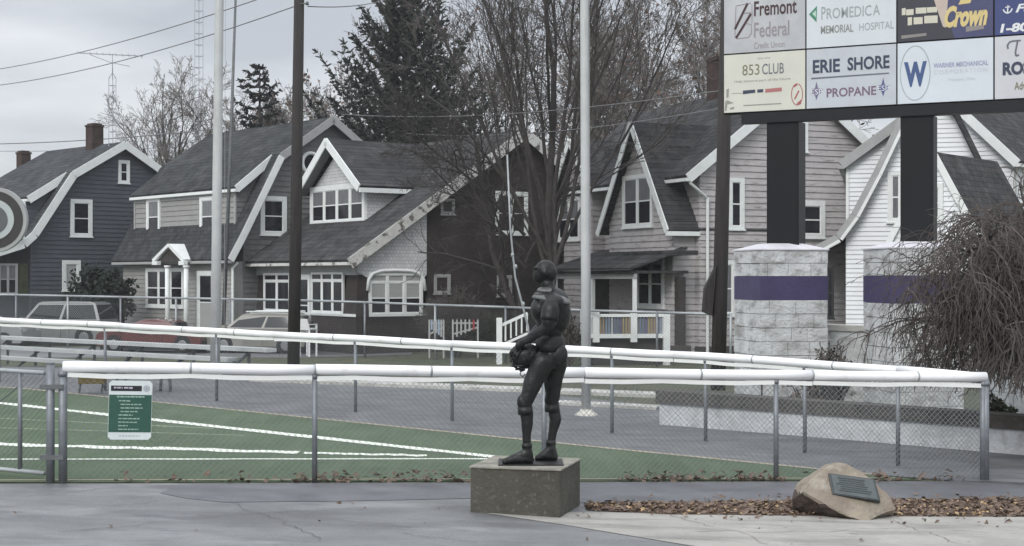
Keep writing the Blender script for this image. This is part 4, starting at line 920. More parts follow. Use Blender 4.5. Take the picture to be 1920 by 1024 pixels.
clad(H2, [(.05,.3),(.05,zl-.06),(Lf-.05,zl-.06),(Lf-.05,.3)], H2.fm(xg), 'grey_side', .2, name='porch_siding')
fwin(H2, (276,503),(346,577), xg, cols=3, trim=.14, mull=.14)
fwin(H2, (277,372),(302,441), 0, trim=.17, glass='glass_curtain', lower='glass')
fwin(H2, (377,370),(404,441), 0, trim=.17, lower='glass', glass='glass_curtain')
gwin(H2, (487,367),(536,441), trim=.2)
window(H2.root, H2.fm(xg), H2.f(372,512,xg)[0], .6, H2.f(403,512,xg)[0], H2.f(372,508,xg)[1], name='door', trim=.2, mid=True, sill=False, glass='glass', lower='blind')
xp = xg-.75
pa, pk, pb = H2.f(288,492,xp), H2.f(317,463,xp), H2.f(344,492,xp)
m = MB(); slabx(m, pa, pk, .16, xp-.05, xp+1.2); slabx(m, pk, pb, .16, xp-.05, xp+1.2); rf = m.build('porch_gable', M['trim'], H2.root)
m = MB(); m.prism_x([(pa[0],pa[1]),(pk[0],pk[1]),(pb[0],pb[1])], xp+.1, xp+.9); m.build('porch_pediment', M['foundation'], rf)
m = MB(); 
for px_ in (291,341): yy, zz_ = H2.f(px_,492,xp-.06); m.box(xp-.1,xp+.1,yy-.25,yy+.25,zz_-.12,zz_+.06)
m.build('bracket', M['trim'], rf)
for px_ in (314,349):
    yy, zz_ = H2.f(px_,498,xp); m = MB(); m.tube([(xp,yy,0),(xp,yy,zz_)], .11, 12); m.tube([(xp,yy,zz_-.1),(xp,yy,zz_)], .15, 12); m.build('porch_column', M['trim'], H2.root, True)
m = MB(); d0 = H2.g(437,500,-.15); m.tube([(d0[0]+.25,-.12,zl-.1),(d0[0],-.12,zl-.35),(d0[0],-.12,.2)], .06, 8); m.build('downpipe', M['trim'], H2.root)
fa = H2.g(582,306,-.02); m = MB()
ring = [(fa[0]+.46*math.cos(t*.3142), -.06, fa[1]+.46*math.sin(t*.3142)) for t in range(21)]; m.tube(ring, .09, 8); rw = m.build('round_window', M['trim'], H2.root, True)
m = MB(); m.tube([(fa[0],-.05,fa[1]),(fa[0],-.01,fa[1])], .42, 24); m.build('pane', M['glass'], rw)

# ---- brick house with dormer
H3 = House(668, 59, 35, -.9); H3.start('brick_house', 'dark brick house with white dormer and shingled porch gable, behind the bare tree')
A = H3.g(985,246,y_); B = H3.g(654,491,y_); Lf = H3.f(446,488,B[0])[0]-.35
sl = (A[1]-B[1])/(A[0]-B[0]); xr = H3.g(1046,300,0)[0]; Rr = [(xr+.5, A[1]-(xr+.5-A[0])*sl)]
gable(H3, A, [B], Rr, Lf, 'brick', 'roof_dark', 'trim_peel', xl=H3.g(800,450)[0], xr=xr, tw=.30)
m = MB(); x8 = H3.xl; 
m.box(x8, xr, -.0, .05, 0, .0+zon([A,B],x8)-.2); 
pl = [(x8,0)]+[p for p in H3.poly[1:]]; m = MB(); m.prism_y(H3.poly, -.03, .015); m.build('gable_brickwork', M['brick'], H3.root)
# porch block: brick base, piers, shingled gable infill, window band
pz0 = H3.g(668,592)[1]; m = MB(); m.box(.0, x8-.002, .0, Lf, -.5, pz0-.05); m.build('porch_base', M['brick'], H3.root)
m = MB(); m.box(-.08, x8-.03, -.10, Lf+.02, pz0-.049, pz0+.06); m.build('porch_sill', M['trim'], H3.root)
inf = MB(); zf = H3.g(690,520)[1]; zr = lambda x: zon([A,B],x)-.16
p5 = [(.05,H3.g(668,505)[1]-.1),(.05,zr(.05)),(x8-.03,zr(x8-.03)),(x8-.03,H3.g(800,506)[1]-.2),(H3.g(792,524)[0],H3.g(792,524)[1]),(H3.g(778,511)[0],H3.g(778,513)[1]),(H3.g(705,511)[0],H3.g(705,513)[1]),(H3.g(690,522)[0],H3.g(690,522)[1])]
inf.prism_y(p5, -.05, .10); inf.build('porch_gable', M['white_shingle'], H3.root)
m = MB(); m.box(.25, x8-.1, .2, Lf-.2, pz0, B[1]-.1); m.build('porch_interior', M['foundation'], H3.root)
xw0 = H3.g(689,560)[0]
for nm in (0,): za = H3.g(650,520)[1]
pier_l = MB()
for y0_, y1_ in ((-.02,.85),): pier_l.prism([(-.08,y0_-.1,pz0-.06),(xw0,y0_-.1,pz0-.06),(xw0,y1_+.1,pz0-.06),(-.08,y1_+.1,pz0-.06)], [(.05,y0_,za+.1),(xw0-.08,y0_,za+.1),(xw0-.08,y1_,za+.1),(.05,y1_,za+.1)])
pier_l.build('brick_pier', M['brick'], H3.root); pier_l = MB()
yq = H3.f(488,520,0)[0]; pier_l.prism([(-.05,yq-.55,pz0-.6),(.7,yq-.55,pz0-.6),(.7,yq+.45,pz0-.6),(-.05,yq+.45,pz0-.6)], [(.05,yq-.3,za+.1),(.6,yq-.3,za+.1),(.6,yq+.25,za+.1),(.05,yq+.25,za+.1)])
pier_l.build('brick_pier', M['brick'], H3.root)
m = MB(); m.box(-.02,.3,.0,Lf,za+.09,B[1]-.12); m.build('porch_frieze', M['trim_grey'], H3.root)
ar = MB(); ar.tube([(H3.g(px,py)[0],-.10,H3.g(px,py)[1]) for px,py in ((687,545),(689,524),(697,513),(712,508),(740,507),(768,508),(783,513),(792,524),(795,545))], .07, 6); ar.build('window_arch', M['trim'], H3.root, True)
gwin(H3, (690,511),(791,590), .0, cols=3, trim=.12, transom=.30, glass='blind', lower='glass', mull=.13, sill=False)
fwin(H3, (497,512),(546,585), .02, cols=2, trim=.10, transom=.28, mull=.14, mid=False)
fwin(H3, (586,511),(646,588), .02, cols=3, trim=.08, transom=.28, mull=.12, mid=False)
window(H3.root, H3.fm(.02), H3.f(560,515,.02)[0], pz0-.9, H3.f(584,515,.02)[0], H3.f(560,515,.02)[1], name='door', trim=.18, sill=False)
gwin(H3, (927,358),(988,440), .03, cols=2, trim=.16, mull=.16, glass='glass_curtain', lower='glass')
gwin(H3, (825,372),(851,402), .03, trim=.10, trimm='trim_grey', mid=False)
gwin(H3, (812,514),(843,550), .03, trim=.12, trimm='trim_grey', mid=False)
gwin(H3, (930,516),(958,555), .03, trim=.12, mid=False, trimm='trim_grey')
# dormer with four lights
def roofhit(px, py):
    best = None
    for i in range(400):
        x = B[0]+i*.02; yv, zv = H3.f(px,py,x); e_ = abs(zv-(B[1]+sl*(x-B[0])))
        if best is None or e_ < best[0]: best = (e_, x, yv, zv)
    return best[1:]
xd, _, zd = roofhit(636,420)
dl = H3.f(583,420,xd)[0]; dr_ = H3.f(688,420,xd)[0]; dz1 = H3.f(688,352,xd)[1]; ap = H3.f(640,262,xd-.0); ym = (dl+dr_)/2
apz = ap[1]; 
xe = lambda z: B[0]+(z-B[1])/sl
m = MB(); m.prism([(xd,dr_,zd-.2),(xd,dl,zd-.2),(xd,dl,dz1),(xd,ym,apz-.5),(xd,dr_,dz1)], [(xe(zd)+.2,dr_,zd-.2),(xe(zd)+.2,dl,zd-.2),(xe(dz1)+.3,dl,dz1),(xe(apz)+.3,ym,apz-.5),(xe(dz1)+.3,dr_,dz1)]); do = m.build('dormer', M['white_shingle'], H3.root)
xo = xd-.55; fl_, fr_ = H3.f(563,348,xo), H3.f(686,352,xo); fk = H3.f(611,264,xo)
e1 = (dr_-.35, dz1-.02); e0 = (dl+.45, dz1-.10); kk = ((e1[0]+e0[0])/2, fk[1])
r = MB(); slabx(r, e0, kk, .10, xo, xe(fk[1])+.5); slabx(r, kk, e1, .10, xo, xe(fk[1])+.5); rr_ = r.build('dormer_roof', M['roof_dark'], do)
t = MB(); slabx(t, e0, kk, .36, xo-.05, xo-.002, -.22); slabx(t, kk, e1, .36, xo-.05, xo-.002, -.22); t.box(xo, xe(dz1)+.3, e1[0]-.06, e1[0]+.06, e1[1]-.20, e1[1]-.01); t.build('dormer_bargeboard', M['trim'], do)
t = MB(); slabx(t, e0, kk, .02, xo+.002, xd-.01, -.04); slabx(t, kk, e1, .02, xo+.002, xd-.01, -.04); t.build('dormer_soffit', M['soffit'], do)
wz0 = H3.f(640,419,xd)[1]; wz1 = H3.f(640,346,xd)[1]
wd = window(H3.root, H3.fm(xd), dl-.06, wz0, dr_+.06, wz1, cols=4, trim=.22, mull=.17, glass='glass_curtain', lower='glass'); wd.parent = do
# step rail, lawn furniture
# ---- pink house with steep wall gables
H4 = House(1312, 55, 24, -.9); H4.start('pink_house', 'weathered dusty pink clapboard house with steep pointed wall gables')
B = H4.g(1289,333,y_); A = H4.g(1506,150,y_); Rr = mir([B], A); Lr = H4.f(1200,158,A[0])[0]
gable(H4, A, [B], Rr, Lr, 'pink_side', 'roof_dark', 'trim', xl=0.0, tw=.22)
clad(H4, H4.poly, H4.gm(0), 'pink_side', .235, .035)
clad(H4, [(.0,.3),(.0,B[1]-.05),(Lr,B[1]-.05),(Lr,.3)], H4.fm(0), 'pink_side', .235, .035)
gwin(H4, (1364,333),(1394,430), trim=.16, glass='glass'); gwin(H4, (1498,376),(1545,446), trim=.20); gwin(H4, (1480,226),(1513,285), trim=.2)
gwin(H4, (1344,488),(1378,592), trim=.16, glass='glass_curtain')
def wall_gable(xf, apx, r, l, depth, win, tw=.14, ov=.4):
    k = H4.f(*apx, xf-ov); e = H4.f(*r, xf-ov); e = (max(e[0], .03), e[1]); el = (2*k[0]-e[0], e[1]) if l is None else H4.f(*l, xf-ov)
    m = MB(); slabx(m, k, e, .10, xf-ov, depth); slabx(m, el, k, .10, xf-ov, depth); rr = m.build('gable_roof', M['roof_dark'], H4.root)
    t = MB(); slabx(t, k, e, tw+.13, xf-ov-.05, xf-ov-.002, -tw); slabx(t, el, k, tw+.13, xf-ov-.05, xf-ov-.002, -tw); t.box(xf-ov-.05, 0, e[0]-.08, e[0]+.06, e[1]-.16, e[1]); t.build('gable_bargeboard', M['trim'], rr)
    y0, y1 = e[0]+.28, el[0]-.28
    c = MB(); c.prism_x([(y0,-.3),(y0,e[1]),(k[0],k[1]-.1),(y1,el[1]),(y1,-.3)], xf+.01, depth); c.build('gable_wall', M['pink_side'], H4.root)
    clad(H4, [(y0,.3),(y0,zon([k,e],y0)-.03),(k[0],k[1]-.08),(y1,zon([el,k],y1)-.03),(y1,.3)], H4.fm(xf), 'pink_side', .235, .035)
    if xf < -.1: clad(H4, [(xf,.3),(xf,e[1]-.02),(0,e[1]-.02),(0,.3)], H4.gm(y0), 'pink_side', .235, .035)
    return y0, y1, e, k
y0, y1, e, k = wall_gable(-.95, (1183,232), (1263,433), None, 3.4, None)
fwin(H4, (1170,331),(1226,424), -.95, cols=2, trim=.16, mull=.16, glass='glass_curtain', lower='glass')
fwin(H4, (1196,487),(1247,577), -.95, cols=2, trim=.15, mull=.15)
m = MB(); pz = H4.f(1225,474,-1.4)[1]; m.box(-1.5,-.9,H4.f(1286,474,-1.4)[0],H4.f(1172,474,-1.4)[0],pz-.12,pz+.05); m.build('shelf_roof', M['roof_dark'], H4.root)
wall_gable(-.6, (1068,264), (1100,350), None, 3.0, None)
fwin(H4, (1048,372),(1090,450), -.6, cols=2, trim=.16, mull=.15, glass='glass_curtain', lower='glass')
m = MB(); d0 = H4.g(1327,372,-.1); m.tube([(B[0]+.1,-.3,B[1]-.05),(B[0]+.15,-.3,B[1]-.2),(d0[0]-.02,-.12,d0[1]),(d0[0]-.02,-.12,.3)], .06, 8); m.build('downpipe', M['trim'], H4.root)
cc = H4.f(1347,108,A[0]); chimney(H4, A[0]-.35, A[0]+.35, cc[0]-.5, cc[0]+.35, A[1]-.4, cc[1])
# porch: dark recess under a pent roof, white beam, rail with coloured balusters
xp = -2.7; ya_, yb_ = H4.f(1192,560,xp)[0], H4.f(1040,560,xp)[0]; pzt = H4.f(1150,519,xp)[1]; pzb = H4.f(1150,580,xp)[1]
m = MB(); m.prism_x([(ya_,pzt+.12),(ya_,pzt+.22),(yb_,pzt+.22),(yb_,pzt+.12)], xp-.2, -.5); m.prism([(xp-.3,ya_-.1,pzt+.23),(xp-.3,yb_,pzt+.23),(-.6,yb_,pzt+1.0),(-.6,ya_-.1,pzt+1.0)],[(xp-.3,ya_-.1,pzt+.33),(xp-.3,yb_,pzt+.33),(-.6,yb_,pzt+1.1),(-.6,ya_-.1,pzt+1.1)]); m.build('porch_roof', M['roof_dark'], H4.root)
m = MB(); m.box(xp-.06,xp+.06,ya_,yb_,pzt-.08,pzt+.11); m.build('porch_beam', M['trim_grey'], H4.root)
for py_ in (ya_+.08, (ya_+yb_)/2, yb_-.1): m = MB(); m.box(xp-.06,xp+.06,py_-.06,py_+.06,0,pzt-.081); m.build('porch_post', M['trim'], H4.root)
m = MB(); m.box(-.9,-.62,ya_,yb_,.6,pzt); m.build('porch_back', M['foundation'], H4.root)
m = MB(); m.box(xp-.1,-.5,ya_-.2,yb_,.35,.6); m.build('porch_deck', M['old_timber'], H4.root)
fr = Frame(1112, 51, 6); pr2 = empty('porch_railing', fr.loc, fr.th, 'white porch railing with coloured balusters in front of the pink house', 'railing')
zt = fr.g(1112,589)[1]; zb_ = fr.g(1112,632)[1]; xw = fr.g(1256,610)[0]; x1_ = fr.g(1188,610)[0]
m = MB(); m.box(-.1,xw,-.06,.06,zt-.10,zt); m.box(-.1,xw,-.05,.05,zb_-.04,zb_+.1); m.build('rail', M['trim'], pr2)
for xx in (.1, x1_, xw-.12): m = MB(); m.box(xx-.11,xx+.11,-.09,.09,zb_-.18 if xx < xw-.2 else -.1,zt+.06); m.build('newel', M['trim'], pr2)
cs = [plain('baluster_ochre',(.36,.29,.16)), plain('baluster_violet',(.15,.13,.26)), plain('baluster_slate',(.16,.20,.27)), plain('baluster_white',(.55,.57,.58)), plain('baluster_blue',(.22,.29,.38)), plain('baluster_tan',(.36,.26,.18))]
rnd = random.Random(4)
for i in range(23):
    xx = .26+i*(xw-.5)/22
    if abs(xx-x1_) < .14: continue
    m = MB(); m.box(xx-.022,xx+.022,-.02,.02,zb_+.1,zt-.1); m.build('baluster', cs[(i*5+i//3)%6], pr2)
m = MB(); m.box(.2,xw-.3,.05,.06,zb_+.1,zt-.1); m.build('pale_screen', plain('pale_screen',(.30,.31,.33)), pr2)
m = MB(); m.box(0,xw-.2,.2,2.4,-.3,zb_-.06); m.build('deck', M['foundation'], pr2)
# ---- white house with sweeping gable
H5 = House(1586, 50.5, -14, -.9); H5.start('white_house', 'white clapboard house with sweeping flared gable behind the stone piers')
A = H5.g(1742,168,y_); K = H5.g(1697,215,y_); low = [H5.g(1645,325,y_), H5.g(1603,404,y_), H5.g(1572,446,y_), H5.g(1528,470,y_)]; E = H5.g(1577,310,.9); Rp = [H5.g(1791,216,y_), H5.g(1893,425,y_), H5.g(1925,500,y_)]
gambrel(H5, A, K, low, E, .9, 8.5, 'white_side', 'white_side', 'roof_grey', 'trim_grey', Rp, .155, 0.0, tw=.18, facade=False, twR=.03, trR='roof_dark')
m = MB()
P5 = [K]+low
for p, q in zip(P5[:-1], P5[1:]): slab(m, p, q, .10, y_-.075, y_-.052, -.16)
m.build('white_bargeboard', M['trim'], H5.root)
m = MB(); cbx = H5.g(1585,312,.9); m.box(-.02,.08,.82,.9,0,E[1]-.1); m.build('corner_board', M['trim'], H5.root)
gwin(H5, (1664,322),(1694,416), trim=.14, glass='glass_curtain')
gwin(H5, (1550,502),(1564,596), trim=.05, trimm='black')
# projecting wing, turned on its own axis
W5 = House(1754, 45.8, -40, -.9); W5.root = H5.root; before = set(children(H5.root)); yw = 0.0; yb = 4.6
kA = W5.g(1754,289,yw); kR = W5.g(1826,422,yw); s_ = (kA[1]-kR[1])/(kR[0]-kA[0]); kR2 = (kR[0]+.9, kR[1]-.9*s_); kL = (2*kA[0]-kR2[0], kR2[1])
m = MB(); slab(m, kA, kR2, .10, yw-.1, yb); slab(m, kL, kA, .10, yw-.1, yb); wr2 = m.build('wing_roof', M['roof_dark'], H5.root)
m = MB(); slab(m, kA, kR2, .20, yw-.14, yw-.102, -.10); slab(m, kL, kA, .20, yw-.14, yw-.102, -.10); m.build('wing_bargeboard', M['trim'], wr2)
m = MB(); m.prism_y([(kL[0]+.3,-.3),(kL[0]+.3,kL[1]+.3*s_-.08),(kA[0],kA[1]-.08),(kR2[0]-.3,kR2[1]+.3*s_-.08),(kR2[0]-.3,-.3)], yw+.02, yb); m.build('wing_wall', M['white_side'], H5.root)
clad(W5, [(kL[0]+.3,.2),(kL[0]+.3,kL[1]+.3*s_-.08),(kA[0],kA[1]-.08),(kR2[0]-.3,kR2[1]+.3*s_-.08),(kR2[0]-.3,.2)], W5.gm(yw), 'white_side', .155, .03, 'wing_siding')
gwin(W5, (1728,345),(1770,414), yw, cols=2, trim=.14, glass='glass_curtain')
MH = Matrix.Translation(Vector(H5.loc))@Matrix.Rotation(H5.th,4,'Z'); MW = Matrix.Translation(Vector(W5.loc))@Matrix.Rotation(W5.th,4,'Z')
for o in set(children(H5.root))-before: o.matrix_local = MH.inverted()@MW
# ---- white house at the right edge, turned the other way
H6 = House(1903, 57, -42, -.9); H6.start('white_house', 'white clapboard house at the right edge with brown shingle roof, behind the advert board')
eR = H6.g(1909,306,y_); A = H6.g(1765,172,y_); eL = (2*A[0]-eR[0], eR[1])
gable(H6, A, [eL], [eR], 9, 'white_side', 'roof_dark', 'trim', xl=eL[0]+.4, xr=0.0, tw=.2)
clad(H6, H6.poly, H6.gm(0), 'white_side', .17)
clad(H6, [(0,.3),(0,eR[1]-.1),(9,eR[1]-.1),(9,.3)], lambda a,o,z:(o,a,z), 'white_side', .17)
m = MB(); m.box(-.1,.06,-.06,.0,.3,eR[1]-.1); m.box(.0,.06,-.06,.1,.3,eR[1]-.1); m.build('corner_board', M['trim'], H6.root)
# ------------------------------------------------------------------ trees
def rdir(d, ang, rnd):
    d = d.normalized(); u = Vector((rnd.gauss(0,1),rnd.gauss(0,1),rnd.gauss(0,1))); a = (u-d*u.dot(d)).normalized()
    return (d*math.cos(ang)+a*math.sin(ang)).normalized()
def grow(bins, p, d, ln, r, lv, cfg, rnd, tips):
    mx = cfg['levels']; st_ = cfg.get('step', .35); n = max(3, int(ln/st_)) if lv < mx else 3
    pts = [p.copy()]; rr = [r]; step = ln/n; up = cfg['up'][min(lv,len(cfg['up'])-1)]; wg = cfg['wig'][min(lv,len(cfg['wig'])-1)]
    for i in range(n):
        d = (d+Vector((rnd.gauss(0,wg),rnd.gauss(0,wg),rnd.gauss(0,wg)+up))).normalized(); p = p+d*step
        pts.append(p.copy()); rr.append(max(cfg['rmin'], r*(1-.62*(i+1)/n)))
    bins[min(lv,2)].tube(pts, rr, (8,5,3)[min(lv,2)] if lv < 3 else 3, caps=False)
    if lv >= mx: tips.append(p); return
    nc = cfg['kids'][lv]; lo = cfg['start'][lv]
    for k in range(nc):
        t = lo+(1-lo)*(k+rnd.random())/nc; i = min(n-1, int(t*n)); q = pts[i].lerp(pts[i+1], t*n-i); dd = (pts[i+1]-pts[i]).normalized()
        nd = rdir(dd, R(rnd.uniform(*cfg['ang'][lv])), rnd)
        if cfg.get('flat') and nd.z < -.1 and lv < 2: nd.z *= -.5; nd.normalize()
        grow(bins, q, nd, ln*cfg['ratio'][lv]*rnd.uniform(.65,1.15)*(1-.35*t), max(cfg['rmin'], rr[i]*cfg.get('rk',.55)), lv+1, cfg, rnd, tips)
def leaves_at(tips, n, r, rnd, spread, keep=lambda p: True):
    m = MB()
    for _ in range(n):
        c = rnd.choice(tips)
        if not keep(c): continue
        c = c+Vector((rnd.gauss(0,spread),rnd.gauss(0,spread),rnd.gauss(0,spread)-.05)); s = r*rnd.uniform(.6,1.3)
        a = Vector((rnd.gauss(0,1),rnd.gauss(0,1),rnd.gauss(0,1))).normalized()*s; b_ = rdir(a, R(90), rnd)*s*.7
        m.add([c-a,c-b_,c+a,c+b_], [(0,1,2,3)])
    return m
def bare_tree(label, base, ln, r, cfg, seed, lean=(0,0), barkm='bark', twigm='twig', leafn=0, leafm='russet', leafr=.12, keep=None, stems=None, name='bare_tree', group=None):
    rnd = random.Random(seed); root = empty(name, base, 0, label, 'tree', group); bins = [MB(),MB(),MB()]; tips = []
    for (dx, dy, l_, r_, z0_) in (stems or [(lean[0],lean[1],ln,r,-.1)]):
        grow(bins, Vector((dx*.02,dy*.02,z0_)), Vector((dx,dy,1)).normalized(), l_, r_, 0, cfg, rnd, tips)
    bins[0].build('trunk', M[barkm], root, True, fix=False); bins[1].build('limbs', M[barkm], root, True, fix=False); bins[2].build('twigs', M[twigm], root, fix=False)
    if leafn: leaves_at(tips, leafn, leafr, rnd, .22, keep or (lambda p: True)).build('leaves', M[leafm], root, fix=False)
    return root
def gat(px, d, base=None): x = (px-960)/F*d; return (x, d, gz(x,d) if base is None else base)
# the big many-stemmed bare tree in the middle
cfgC = dict(levels=4, kids=[8,7,5,3], start=[.25,.22,.2,.2], ang=[(14,32),(16,38),(20,45),(20,50)], ratio=[.62,.60,.55,.55], up=[.03,.07,.06,.03], wig=[.05,.07,.10,.12], rmin=.008, step=.5)
bare_tree('large bare tree with many upright stems in front of the brick and pink houses', gat(1035,53), 12, .26, cfgC, 21, barkm='bark_dark', twigm='twig',
          stems=[(-.03,0,13.8,.19,-.1),(.14,.05,11.5,.095,2.4),(-.36,.1,11.5,.09,2.8),(.36,-.05,11,.08,3.2),(-.66,-.1,10.5,.075,3.6),(.66,.1,9.5,.07,3.6),(-.16,-.2,11.5,.08,3.4),(.24,.2,12,.08,3.8)])
# dangling low branches left of it
cfgD = dict(levels=3, kids=[12,7,5], start=[.15,.2,.2], ang=[(20,50),(25,55),(25,60)], ratio=[.5,.55,.55], up=[-.012,-.02,-.02], wig=[.06,.10,.12], rmin=.008, step=.4)
cfgS = dict(levels=3, kids=[10,6,4], start=[.2,.2,.2], ang=[(25,50),(25,50),(25,50)], ratio=[.5,.55,.5], up=[.02,.03,.02], wig=[.06,.09,.1], rmin=.007, step=.4)
bare_tree('slender bare tree with spreading drooping branches before the brick house roof', gat(985,55.5), 6.5, .16, cfgD, 5, barkm='bark_dark', twigm='bark_dark', stems=[(-.03,0,8.5,.15,-.1),(-.9,-.1,6.5,.07,4.6),(-.7,.1,6.5,.07,5.4),(-1.1,-.2,5.5,.06,4.0),(-.8,0,5.5,.06,3.4),(.5,-.2,4.5,.06,3.6)])
# background trees
cfgB2 = dict(levels=4, kids=[8,7,5,3], start=[.3,.25,.2,.2], ang=[(20,42),(22,45),(22,50),(22,55)], ratio=[.6,.58,.56,.6], up=[.02,.05,.05,.03], wig=[.05,.08,.10,.12], rmin=.013, step=.6)
cfgB = dict(levels=4, kids=[10,8,7,4], start=[.22,.2,.2,.2], ang=[(22,48),(22,48),(22,50),(22,55)], ratio=[.62,.60,.56,.6], up=[.02,.05,.05,.03], wig=[.05,.08,.10,.12], rmin=.014, step=.6)
bare_tree('round topped bare tree behind the gap between the blue and grey houses', gat(322,98), 10, .30, cfgB2, 31, stems=[(-.05,0,10.5,.26,-.1),(-.25,.1,9,.17,3),(.24,-.1,9.5,.17,3.2),(.06,.2,10.5,.17,3.5)], barkm='bark_dark', twigm='twig_pale')
bare_tree('pale bare tree behind the small spruce', gat(455,106), 11, .26, cfgB, 32, stems=[(.0,0,11,.24,-.1),(.25,.1,10.5,.16,3),(-.22,-.1,10.5,.16,3.2)], barkm='twig', twigm='twig_pale')
bare_tree('russet leaved tree left of the big spruce', gat(622,92), 9, .26, cfgB, 33, stems=[(.0,0,10.5,.26,-.1),(.3,.1,9.5,.18,3),(-.3,-.1,9.5,.18,3.2)], barkm='twig', twigm='twig_pale', leafn=1000, leafr=.15, keep=lambda p: p.z > 8)
bare_tree('bare tree to the right of the big spruce', gat(888,96), 11, .30, cfgB, 34, stems=[(.0,0,14.5,.30,-.1),(.3,.1,13,.2,3),(-.3,-.1,13,.2,3.2)], barkm='bark', twigm='twig', leafn=500, leafr=.14)
bare_tree('tall bare tree with scattered brown leaves above the pink house roof', gat(1250,88), 12, .28, cfgB, 35, stems=[(.0,0,14.5,.28,-.1),(.28,.1,13.5,.2,3),(-.3,-.1,13.5,.2,3.2)], barkm='bark', twigm='twig_pale', leafn=900, leafr=.14)
bare_tree('bare tree with brown leaves beside the advert board left edge', gat(1350,84), 12, .26, cfgB, 36, stems=[(.05,0,14,.26,-.1),(-.22,.1,13,.2,3),(.3,-.1,13,.2,3.2)], barkm='bark', twigm='twig_pale', leafn=800, leafr=.15)
bare_tree('bare tree with dense pale twigs right behind the many-stemmed tree', gat(1140,95), 12, .26, cfgB, 37, stems=[(.0,0,14.5,.26,-.1),(.25,.1,13.5,.2,3),(-.25,-.1,13.5,.2,3.2)], barkm='bark', twigm='twig', leafn=400, leafr=.13)
bare_tree('low tawny bare tree beyond the blue house at the left edge', gat(8,120), 6, .2, cfgB, 38, stems=[(.0,0,7.5,.2,-.1),(.2,.1,6.5,.12,2),(-.25,-.1,6.5,.12,2)], barkm='twig', twigm='twig_pale', leafn=500, leafr=.16)
def conifer(label, base, H, Rm, nb, seed, needm, sparse=1.0, rise=.35, z0=1.5, tuft=.26, shape=.8):
    rnd = random.Random(seed); root = empty('spruce_tree', base, 0, label, 'tree', 'dark spruces behind the houses'); tr = MB(); tr.tube([(0,0,-.1),(0,0,H*.5),(0,0,H)], [H*.018,H*.011,.02], 8); lb = MB(); nd = MB()
    z = z0
    while z < H-.15:
        t = (z-z0)/(H-z0); L_ = Rm*(1-t)**shape+.12
        k = max(3, int(nb*(1-.4*t)))
        for i in range(k):
            a = 6.283*(i+rnd.random()*.8)/k; ln = L_*rnd.uniform(.62,1.12); sl_ = rise*rnd.uniform(.5,1.4)
            P = []; n = 7
            for j in range(n+1):
                s = j/n; P.append(Vector((math.cos(a)*ln*s, math.sin(a)*ln*s, z+ln*(sl_*s-.22*math.sin(s*3.14)*.5+.12*s*s))))
            lb.tube(P, [max(.012,.05*(1-s/(n+1))) for s in range(n+1)], 4, caps=False)
            m_ = max(3, int(ln/.16*sparse))
            for j in range(m_):
                s = .15+.87*(j+rnd.random())/m_; s = min(1,s); q = P[min(n-1,int(s*n))].lerp(P[min(n,int(s*n)+1)], s*n-int(s*n)) if s < 1 else P[-1]
                for _ in range(7):
                    out_ = Vector((math.cos(a),math.sin(a),sl_)); d_ = (out_*.8+Vector((rnd.gauss(0,.75),rnd.gauss(0,.75),rnd.gauss(-.15,.5)))).normalized(); tl = tuft*rnd.uniform(.7,1.5)*(1.1-.3*s)
                    w_ = rdir(d_, R(90), rnd)*tl*.20; nd.add([q-w_, q+w_, q+d_*tl+w_*.5, q+d_*tl-w_*.5], [(0,1,2,3)])
        z += (.36+.25*(1-t))*rnd.uniform(.75,1.25)
    tr.build('trunk', M['bark_dark'], root, True, fix=False); lb.build('limbs', M['bark_dark'], root, fix=False); nd.build('needles', M[needm], root, fix=False); return root
conifer('large broad dark spruce rising behind the brick house', gat(758,84), 19.6, 6.6, 11, 3, 'needles', .85, .75, 2.5, .30, .66)
conifer('small sparse dark spruce above the grey house roof', gat(487,90), 15.9, 2.6, 6, 4, 'needles_dark', .9, .22, 8.2, .26, .55)
# weeping tree at the right, in front of the second pier
def weeping(label, base, h, spread, n, seed, barkm, twigm, name='weeping_tree', kids=(7,5), rm=.006, len_=1.9, cat='tree', xsc=1.0, droop=.13, zmin=.25):
    rnd = random.Random(seed); root = empty(name, base, 0, label, cat); tr = MB(); lm = MB(); tw = MB()
    tr.tube([(0,0,-.1),(.03,.02,h*.45),(-.02,0,h)], [.075*h/2,.06*h/2,.05*h/2], 10)
    def arc(p, d, ln, r, lv):
        k = 8; pts = [p]; rr = [r]; q = p; dd = d
        for i in range(k):
            dd = (dd+Vector((rnd.gauss(0,.17),rnd.gauss(0,.17),-droop*(1+lv*.4)+rnd.gauss(0,.12)))).normalized(); q = q+dd*(ln/k); pts.append(q); rr.append(max(rm,r*(1-.75*(i+1)/k)))
            if q.z < zmin*rnd.uniform(.85,1.4): break
        (lm if lv == 0 else tw).tube(pts, rr, 5 if lv == 0 else 3, caps=False)
        if lv < len(kids) and len(pts) > 3:
            for _ in range(kids[lv]):
                i = rnd.randint(1, len(pts)-2); nd_ = rdir(pts[i+1]-pts[i], R(rnd.uniform(20,75)), rnd); nd_.z += .25
                arc(pts[i], nd_.normalized(), ln*rnd.uniform(.35,.7)*(1.15 if lv else 1), max(rm, r*.5), lv+1)
    for i in range(n):
        a = rnd.uniform(0,6.283); e_ = rnd.uniform(.15,1.25); p = Vector((0,0,h*rnd.uniform(.55,1.0)))
        arc(p, Vector((math.cos(a)*xsc,math.sin(a),e_)).normalized(), spread*rnd.uniform(.7,1.25), .035*rnd.uniform(.6,1.3), 0)
    tr.build('trunk', M[barkm], root, True, fix=False); lm.build('limbs', M[barkm], root, fix=False); tw.build('twigs', M[twigm], root, fix=False); return root
b0 = gat(1945,20.4); weeping('bare weeping tree with dense dark drooping twigs at the right edge', b0, 2.65, 1.6, 84, 8, 'bark', 'twig_brown', kids=(8,7,2), xsc=1.0, rm=.0042, zmin=.92)
